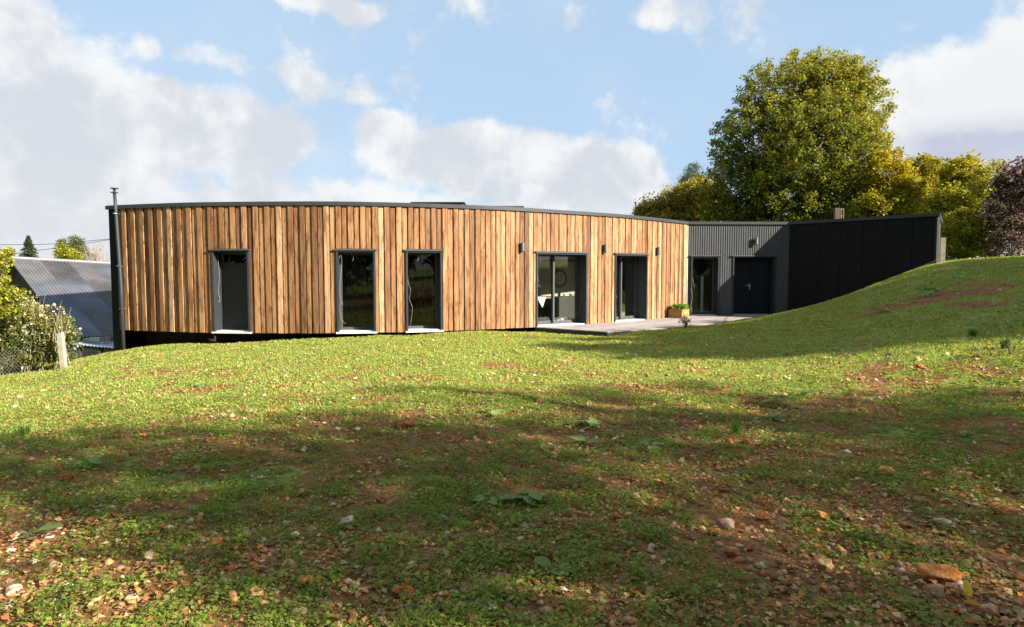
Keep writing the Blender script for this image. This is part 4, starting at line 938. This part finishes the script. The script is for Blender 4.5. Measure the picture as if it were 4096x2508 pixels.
C2, P2, c2 = crown_pts(lob[:4], 240, 4, .12, .9); n = len(P2); V, Fc = rhombs(P2, .03+.05*rng.random(n), .9, rng.normal(0, .8, n))
fl_ = np_mesh('seed_heads', V, Fc, m_litter, root, cols=np.repeat(var_col(n, (.66, .64, .52), .2), 4, 0)); fl_['kind'] = 'stuff'
b = MB()
for i in range(90):
    x = random.uniform(at(-60, 1400, BY)[0], at(290, 1400, BY)[0]); z0 = gz1(x, BY); hh = random.uniform(.6, 1.9)*(1-.55*max(0, (x-at(150, 1, BY)[0])/1.2)); dx = random.uniform(-.35, .35)
    b.tube([(x, BY+random.uniform(-.4, .1), z0), (x+dx*.5, BY-.3, z0+hh*.6), (x+dx*1.3, BY-.35, z0+hh)], [.010, .007, .003], 4, cap=False)
b.build('stems', mat('dry_stems', (.30, .24, .15), .9), root)
tree('maple_tree', 'yellow green young maple leaning in at the left edge above the bush', 'tree', [ell(5, 1080, 30, 75, 14.8), ell(50, 1180, 45, 35, 14.6), ell(-60, 1120, 60, 120, 14.8), ell(25, 1235, 60, 30, 14.6)], gbase(-140, 14.8), 120, 26, .14, .085, autumn((.22, .27, .035), (.50, .45, .06), 0, 1.8), None, .04)
p = at(246, 1328, 15.0); b = MB(); g0 = gz1(p[0]+.05, 15.0)
b.hexa([(p[0]-.02, 14.95, g0-.2), (p[0]+.09, 14.95, g0-.2), (p[0]+.09, 15.05, g0-.2), (p[0]-.02, 15.05, g0-.2), (p[0]-.085, 14.95, p[2]-.03), (p[0]+.025, 14.95, p[2]), (p[0]+.025, 15.05, p[2]), (p[0]-.085, 15.05, p[2]-.02)])
tag(b.build('fence_post', mat('pale_concrete', (.36, .33, .24), .9, var=.2, vscale=6, bump=.4)), 'pale leaning concrete post in front of the flowering bush', 'post')
x0, x1 = at(-260, 1, 14.95)[0], at(70, 1, 14.95)[0]; b = MB(); h = .65; nd = int((x1-x0+h)/.085)
for k in range(nd):
    for sg in (1, -1):
        xa = x0-h/2+k*.085; pts = []
        for zz in (0, h):
            x = xa+(zz if sg > 0 else h-zz); pts.append([x, 14.94+.004*sg, zz])
        if pts[0][0] < x0 or pts[1][0] > x1 or pts[0][0] > x1 or pts[1][0] < x0: continue
        for q in pts: q[2] += gz1(q[0], 14.94)
        b.tube(pts, .0035, 3, cap=False)
tag(b.build('chain_link_fence', mat('fence_wire', (.30, .30, .28), .6, .3)), 'wire mesh fence at the foot of the left bush', 'fence')

# ------------------------------------------------------------------ right side bits
p = at(3355, 832, 34); g0 = gz1(p[0], 34); up = empty('utility_pole', (p[0], 34, g0), 'brown slotted utility pole sticking up behind the dark wall', 'pole')
b = MB(); b.lbox(((p[0], 34, 0), (1, 0), (0, 1)), -.22, .03, -.1, .1, g0, p[2]); b.build('shaft', mat('pole_brown', (.08, .045, .035), .85, var=.15), up)
b = MB()
for u in (.06, .19): b.lbox(((p[0], 34, 0), (1, 0), (0, 1)), u, u+.035, -.1, .1, g0, p[2]-.02)
z = g0+.2
while z < p[2]-.1: b.lbox(((p[0], 34, 0), (1, 0), (0, 1)), .095, .19, -.08, .08, z, z+.07); z += .32
b.build('ladder_frame', mat('pole_tan', (.22, .16, .08), .85), up)
p = at(3768, 950, 25.4); b = MB(); b.lbox(((p[0], 25.4, 0), (1, 0), (0, 1)), -.10, .10, -.09, .09, gz1(p[0], 25.4)-.3, p[2]); tag(b.build('timber_post', mat('post_tan', (.17, .145, .10), .9, var=.3, vscale=5)), 'tan timber post just behind the end of the dark wall', 'post')
fn = empty('field_fence', gbase(4060, 34), 'low pale rail fence on the far right crest', 'fence'); b = MB()
for px in (3985, 4045, 4105, 4165):
    g = gbase(px, 34); b = MB(); b.box((g[0], 34, g[2]+.25), (.045, .045, .45)); b.build('post', mat('fence_grey', (.30, .28, .27), .9), fn)
g = gbase(3985, 34); g2 = gbase(4180, 34)
for dz in (.30, .58): b = MB(); b.tube([(g[0], 33.94, g[2]+dz), (g2[0], 33.94, g2[2]+dz)], .025, 6); b.build('rail', mat('fence_rail', (.34, .30, .29), .8), fn)
g = gbase(3795, 29); g2 = gbase(3890, 29); b = MB(); b.tube([(g[0], 29, g[2]+.12), (g2[0], 29, g2[2]+.12)], .03, 6); b.box((g2[0]-.2, 29, g2[2]+.1), (.03, .03, .22)); tag(b.build('low_rail', mat('pale_rail', (.5, .5, .48), .7)), 'pale low rail on the grass right of the wall end', 'rail')

# ------------------------------------------------------------------ plants and stones on the lawn
def heart_leaf(mb, c, r, yaw, tilt, col_, asp=.85):
    k = 11; d = Vector((math.cos(yaw)*math.cos(tilt), math.sin(yaw)*math.cos(tilt), math.sin(tilt))); s = Vector((-math.sin(yaw), math.cos(yaw), random.uniform(-.15, .15))).normalized(); up_ = s.cross(d)
    if up_.z < 0: up_ = -up_
    V = [Vector(c)+up_*(-.06*r)]
    for i in range(k):
        t = 2*math.pi*i/k; a = math.cos(t); q = math.sin(t); rr = r*(1+.12*a-.16*(a < -.8))*(1+random.uniform(-.06, .06))
        V.append(Vector(c)+d*a*rr+s*q*rr*asp+up_*(.18*r*abs(q)+random.uniform(-.06, .06)*r-.12*r*max(a, 0)))
    mb.add(V, [(0, 1+i, 1+(i+1) % k) for i in range(k)], col_)
def broad_plant(px, py, n, r, label, spread=1., col_=(.25, .35, .10), flat=.3):
    g = on_ground(px, py); b = MB(); r *= .82
    for i in range(n):
        a = i*2.4+random.random()*.8; d = r*spread*(.55+.7*random.random()) if n > 1 else 0; h = r*random.uniform(.35, .8)
        k = random.uniform(.8, 1.2); c = (g[0]+math.cos(a)*d, g[1]+math.sin(a)*d, g[2]+h); heart_leaf(b, c, r*random.uniform(.6, 1.05), a, random.uniform(-flat, flat), tuple(v*k for v in col_))
        b.tube([(g[0], g[1], g[2]-.01), (g[0]+math.cos(a)*d*.4, g[1]+math.sin(a)*d*.4, g[2]+h*.7), (c[0]-math.cos(a)*r*.4, c[1]-math.sin(a)*r*.4, c[2])], [.006, .005, .003], 5, (.2, .3, .12), False)
    tag(b.build('broad_leaf_plant', m_big, None, tuple(g), smooth_=True), label, 'weed', 'broad leaved weeds in the lawn')
for a in ((2100, 2012, 6, .105, 'large broad leaved weed in the middle foreground right of the pale stone'), (2215, 2300, 3, .085, 'round leaved weed low in the middle foreground by a white stone', 1.1),
          (1945, 2020, 3, .07, 'small broad leaved weed just left of the largest weed'), (2345, 1708, 4, .12, 'flat broad leaved weed in the shade right of centre'), (2330, 1782, 3, .10, 'dark leaved weed just below the flat weed right of centre'),
          (2600, 1802, 3, .10, 'dark green broad leaved weed below the terrace corner further right'), (3115, 1625, 4, .15, 'bluish broad leaved weed on the right part of the lawn'), (3215, 1580, 3, .10, 'little broad leaved weed behind the bluish weed'),
          (3090, 1685, 4, .08, 'fresh green weed in front of the bluish weed'), (345, 1870, 5, .085, 'broad leaved weed on the left of the shaded lawn'), (730, 1835, 5, .075, 'low dark weed left of centre in the shade'),
          (790, 1550, 4, .10, 'small weed on the sunlit lawn below the windows'), (1975, 1660, 3, .10, 'tiny dark weed at the edge of the shade in the centre'), (3720, 1180, 7, .20, 'wide green weed on the dug soil below the wall end'), (3520, 1250, 4, .16, 'green weed in the grass left of the dug soil')): broad_plant(*a)
g = on_ground(150, 2165); b = MB(); heart_leaf(b, (g[0]+.06, g[1], g[2]+.075), .085, .15, .25, (.24, .36, .10), .5); heart_leaf(b, (g[0]-.05, g[1]-.01, g[2]+.035), .06, 3.3, -.1, (.14, .24, .08), .45)
tag(b.build('long_leaf', m_big, None, tuple(g), smooth_=True), 'single long pale green leaf rising at the left edge of the foreground', 'leaf')
def tuft(px, py, n, h, label, col_=(.13, .26, .045)):
    g = on_ground(px, py); b = MB()
    for i in range(n):
        a = random.random()*6.283; l = h*random.uniform(.6, 1.1); o = random.random()*.05; lean_ = random.uniform(.1, .7)*l; w_ = .004
        x, y = g[0]+math.cos(a)*o, g[1]+math.sin(a)*o; s = (-math.sin(a)*w_, math.cos(a)*w_)
        b.add([(x-s[0], y-s[1], g[2]), (x+s[0], y+s[1], g[2]), (x+math.cos(a)*lean_*.4+s[0], y+math.sin(a)*lean_*.4+s[1], g[2]+l*.7), (x+math.cos(a)*lean_*.4-s[0], y+math.sin(a)*lean_*.4-s[1], g[2]+l*.7), (x+math.cos(a)*lean_, y+math.sin(a)*lean_, g[2]+l)], [(0, 1, 2, 3), (3, 2, 4)], tuple(v*random.uniform(.8, 1.2) for v in col_))
    tag(b.build('grass_tuft', m_big, None, tuple(g)), label, 'grass tuft')
tuft(2945, 1745, 70, .16, 'bright green grass tuft in the shade right of centre'); tuft(100, 1745, 60, .14, 'grass tuft at the left edge of the lawn'); tuft(4020, 1400, 120, .17, 'long dark grass clump near the right edge', (.07, .14, .03)); tuft(3890, 1350, 90, .15, 'long grass left of the sapling', (.08, .17, .03))
# dry weed at the terrace edge, sapling
def twiggy(px, py, Y, h, n, label, name='dry_weed', c=(.10, .085, .05), leaf=None, r=.006):
    x, y, z = gbase(px, Y) if Y else tuple(on_ground(px, py)); b = MB(); rr = random.Random(px); LP = []
    for i in range(n):
        a = rr.random()*6.283; l = h*rr.uniform(.5, 1.1); s = rr.uniform(.15, .8); e = (x+math.cos(a)*s*l, y+math.sin(a)*s*l, z+l*math.sqrt(max(.1, 1-s*s))); m_ = (x+math.cos(a)*s*l*.35, y+math.sin(a)*s*l*.35, z+l*.5)
        b.tube([(x, y, z-.03), m_, e], [r, r*.8, r*.4], 4, cap=False)
        for j in range(4):
            f = rr.uniform(.2, 1); p = [m_[q]+(e[q]-m_[q])*f for q in range(3)]; p2 = (p[0]+rr.uniform(-.1, .1)*h*1.5, p[1]+rr.uniform(-.1, .1)*h, p[2]+rr.uniform(0, .2)*h); b.tube([p, p2], [r*.5, r*.3], 3, cap=False); LP.append(p2)
    rt = empty(name, (x, y, z), label, 'weed' if name == 'dry_weed' else 'sapling'); b.build('stems', mat(name+'_stem', c, .9), rt)
    if leaf:
        P = np.repeat(np.array(LP), leaf[1], 0)+rng.normal(0, .025*h*2, (len(LP)*leaf[1], 3)); k = len(P); V, Fc = rhombs(P, leaf[2]*(.6+.8*rng.random(k)), .5, rng.normal(0, .7, k)); np_mesh('leaves', V, Fc, m_leaf, rt, cols=np.repeat(var_col(k, leaf[0], .3), 4, 0))
twiggy(2745, 1310, 19.3, .42, 26, 'dark dry weed sticking up in front of the terrace and planter', leaf=((.10, .13, .05), 3, .04))
twiggy(2900, 1290, 21.3, .30, 4, 'thin lone dry stalk at the terrace edge right of the dry weed')
twiggy(4042, 1425, None, .32, 3, 'slim sapling stem at the right edge of the lawn', 'sapling', (.09, .07, .045), ((.08, .13, .035), 3, .04))
# stones
def ico():
    import bmesh
    bm = bmesh.new(); bmesh.ops.create_icosphere(bm, subdivisions=3, radius=1); v = np.array([x.co[:] for x in bm.verts]); f = [tuple(q.index for q in x.verts) for x in bm.faces]; bm.free(); return v, f
IV, IF = ico()
def stone(px, py, wpx, col_, label=None, group=None, flat=.62, seed=None):
    g = on_ground(px, py); g[2] = gz(g[0], g[1])[0]; r = wpx/F*g[1]*.52; rr = np.random.default_rng(seed or px*7+py)
    V = IV.copy()
    for _ in range(18):                                            # facets knocked off
        d = rr.normal(size=3); d /= np.linalg.norm(d); h = rr.uniform(.50, .80); k = V@d; V = V-np.outer(np.clip(k-h, 0, None), d)
    ph = rr.random(3)*6; V *= (1.18+.11*np.sin(V@rr.normal(size=3)*4+ph[0])+.09*np.sin(V@rr.normal(size=3)*9+ph[1])+rr.normal(0, .03, len(V)))[:, None]
    a = rr.random()*6.283; V = np.c_[V[:, 0]*math.cos(a)-V[:, 1]*math.sin(a), V[:, 0]*math.sin(a)+V[:, 1]*math.cos(a), V[:, 2]]*np.array([1, .8, flat])
    V = V*r+np.array([g[0], g[1], g[2]+r*flat*.55+.004])
    t = np.clip(rr.normal(.5, .25, len(V))*.4+.3+.5*np.sin(IV@rr.normal(size=3)*3), 0, 1)[:, None]
    c = np.array(col_)*(1-t)+np.array(col_)*np.array([.62, .42, .30])*t
    o = np_mesh('stone', V, np.array(IF), m_stone, None, tuple(g), cols=c, smooth_=False); tag(o, label, 'stone', group)
WH, CRM, RUST, TAN, ORG_ = (.86, .72, .50), (.84, .62, .30), (.52, .20, .08), (.64, .40, .19), (.72, .34, .11)
for a in ((1382, 2112, 78, WH, 'white and rust coloured stone standing out left of centre'), (1158, 2285, 74, CRM, 'cream rounded stone in the lower left centre'), (921, 2292, 56, RUST, 'rust red stone left of the cream rounded stone'),
          (868, 2198, 66, ORG_, 'orange brown flat stone above the rust red stone'), (1968, 2165, 52, RUST, 'square reddish stone below the largest weed'), (1888, 2392, 78, TAN, 'big tan stone near the bottom centre'), (1790, 2408, 50, ORG_, 'orange stone touching the left of the big tan stone'),
          (1600, 2236, 46, TAN, 'pinkish tan stone in the centre foreground'), (1640, 2292, 56, CRM, 'pale yellowish flat stone below the pinkish one'), (2062, 2222, 46, ORG_, 'yellow orange stone right of centre in the foreground'), (3535, 1905, 66, ORG_, 'orange stone in the right shade'),
          (3288, 2082, 80, ORG_, 'ledge like orange stone over a dark hollow on the right'), (3050, 2080, 50, RUST, 'dark red stone left of the ledge like stone'), (2928, 2228, 76, ORG_, 'rough orange stone right of the bottom centre'), (3735, 2318, 150, ORG_, 'widest orange stone at the lower right'),
          (3740, 2368, 90, TAN, 'grey tan stone in front of the widest orange stone'), (3770, 2105, 62, WH, 'whitish stone on the right above a hollow'), (3520, 2222, 56, TAN, 'brown stone right of a black scrap'), (3160, 2345, 74, RUST, 'red brick like stone near the bottom right of centre'), (3990, 2070, 56, RUST, 'brown red stone at the right edge'),
          (3955, 2460, 90, TAN, 'tan stone beside the orange leaf at the bottom right'), (60, 2368, 70, WH, 'white lit stone in the lower left corner'), (110, 2395, 60, TAN, 'grey slab stone beside the white lit one'), (380, 2432, 66, CRM, 'cream orange lit stone near the lower left'),
          (528, 2405, 50, WH, 'white lit stone right of the cream orange one'), (935, 2425, 70, TAN, 'flat brown stone on the edge of the lit corner'), (265, 1918, 54, RUST, 'red brick fragment in the left shade'), (446, 2052, 46, CRM, 'pale brown stone in the left shade'), (225, 2040, 30, TAN, 'little tan stone above the long leaf'),
          (1615, 1700, 74, RUST, 'heap like rust stone at the shade edge in the centre'), (1965, 1758, 30, (.5, .18, .12), 'bright red small stone in the centre shade'), (830, 1770, 40, RUST, 'rust stone left of centre below the shade edge'), (2540, 1990, 44, WH, 'pale pointed stone among the weeds right of centre'), (2250, 2372, 46, WH, 'flat white stone below the round leaved weed'),
          (1415, 2460, 44, TAN, 'grey brown pointed stone near the bottom'), (1600, 2468, 50, ORG_, 'orange stone with yellow leaf near the bottom'), (2100, 1980, 30, RUST, 'rust pebble behind the largest weed'), (1205, 1980, 50, TAN, 'tan stone half hidden left of the white stone'), (1520, 2010, 34, RUST, 'small rust stone above centre right of the white stone'), (1720, 1975, 46, TAN, 'grey tan flat stone above the centre foreground'),
          (1860, 2500, 56, ORG_, 'orange stone cut by the bottom edge'), (2480, 2140, 40, TAN, 'tan stone by the red soil patch'), (2900, 1975, 36, RUST, 'small rust stone in the right shade')): stone(*a)
SG = 'small stones scattered over the lawn'
rs = random.Random(3)
for zy, (ya, yb, zn) in enumerate(((1400, 1640, 'far lawn near the house'), (1700, 2000, 'shaded middle of the lawn'), (2080, 2470, 'foreground'))):
    for zx, (xa, xb, xn) in enumerate(((60, 1350, 'left part'), (1400, 2700, 'central part'), (2750, 4040, 'right part'))):
        for ci_, (cn, c) in enumerate((('cream', CRM), ('whitish', WH), ('tan brown', TAN), ('rust red', RUST), ('orange', ORG_))):
            px = rs.uniform(xa, xb); py = rs.uniform(ya, yb); Yg = on_ground(px, py)[1]
            stone(px, py, rs.uniform(.06, .12)*F/Yg, tuple(v*rs.uniform(.85, 1.05) for v in c), f'small loose {cn} stone in the {xn} of the {zn}', SG, seed=zy*100+zx*10+ci_+1)
def yellow_leaf(px, py, r, yaw, tilt, c, label):
    g = on_ground(px, py); b = MB(); heart_leaf(b, (g[0], g[1], g[2]+.03), r, yaw, tilt, c, .35); tag(b.build('fallen_leaf', m_litter, None, tuple(g), smooth_=True), label, 'leaf')
yellow_leaf(4004, 1925, .060, .1, .15, (.55, .50, .10), 'long pale yellow leaf lying flat at the right'); yellow_leaf(3938, 1990, .045, 1.9, -.7, (.65, .48, .05), 'folded yellow leaf below the long pale leaf'); yellow_leaf(3868, 2395, .055, 1.2, .9, (.75, .55, .05), 'upright yellow leaf at the lower right')
yellow_leaf(3905, 2445, .05, 2.6, .2, (.60, .25, .05), 'orange leaf on the tan stone at the lower right'); yellow_leaf(1612, 2432, .022, .2, .1, (.65, .45, .05), 'small yellow leaf on the orange stone at the bottom'); yellow_leaf(845, 2210, .022, .3, .1, (.60, .50, .05), 'small yellow leaf by the orange brown flat stone')
g = on_ground(3420, 2222); b = MB(); heart_leaf(b, (g[0], g[1], g[2]+.02), .06, .1, .05, (.01, .01, .012), .4); tag(b.build('plastic_scrap', mat('black_plastic', (.008, .008, .01), .4), None, tuple(g)), 'black scrap of plastic lying at the lower right', 'scrap')
for px, py, l, yw, lb in ((1925, 2370, .10, .8, 'pale dry stick leaning by the big tan stone'), (2350, 1722, .14, -.6, 'pale stick beside the flat weed'), (790, 2310, .10, -.2, 'white twig in the left foreground')):
    g = on_ground(px, py); b = MB(); b.tube([(g[0]-l/2*math.cos(yw), g[1]-.02, g[2]+.015), (g[0], g[1], g[2]+.03), (g[0]+l/2*math.cos(yw), g[1]+.02, g[2]+.05)], [.004, .004, .002], 5); tag(b.build('stick', mat('dry_stick', (.5, .44, .36), .9), None, tuple(g)), lb, 'stick')
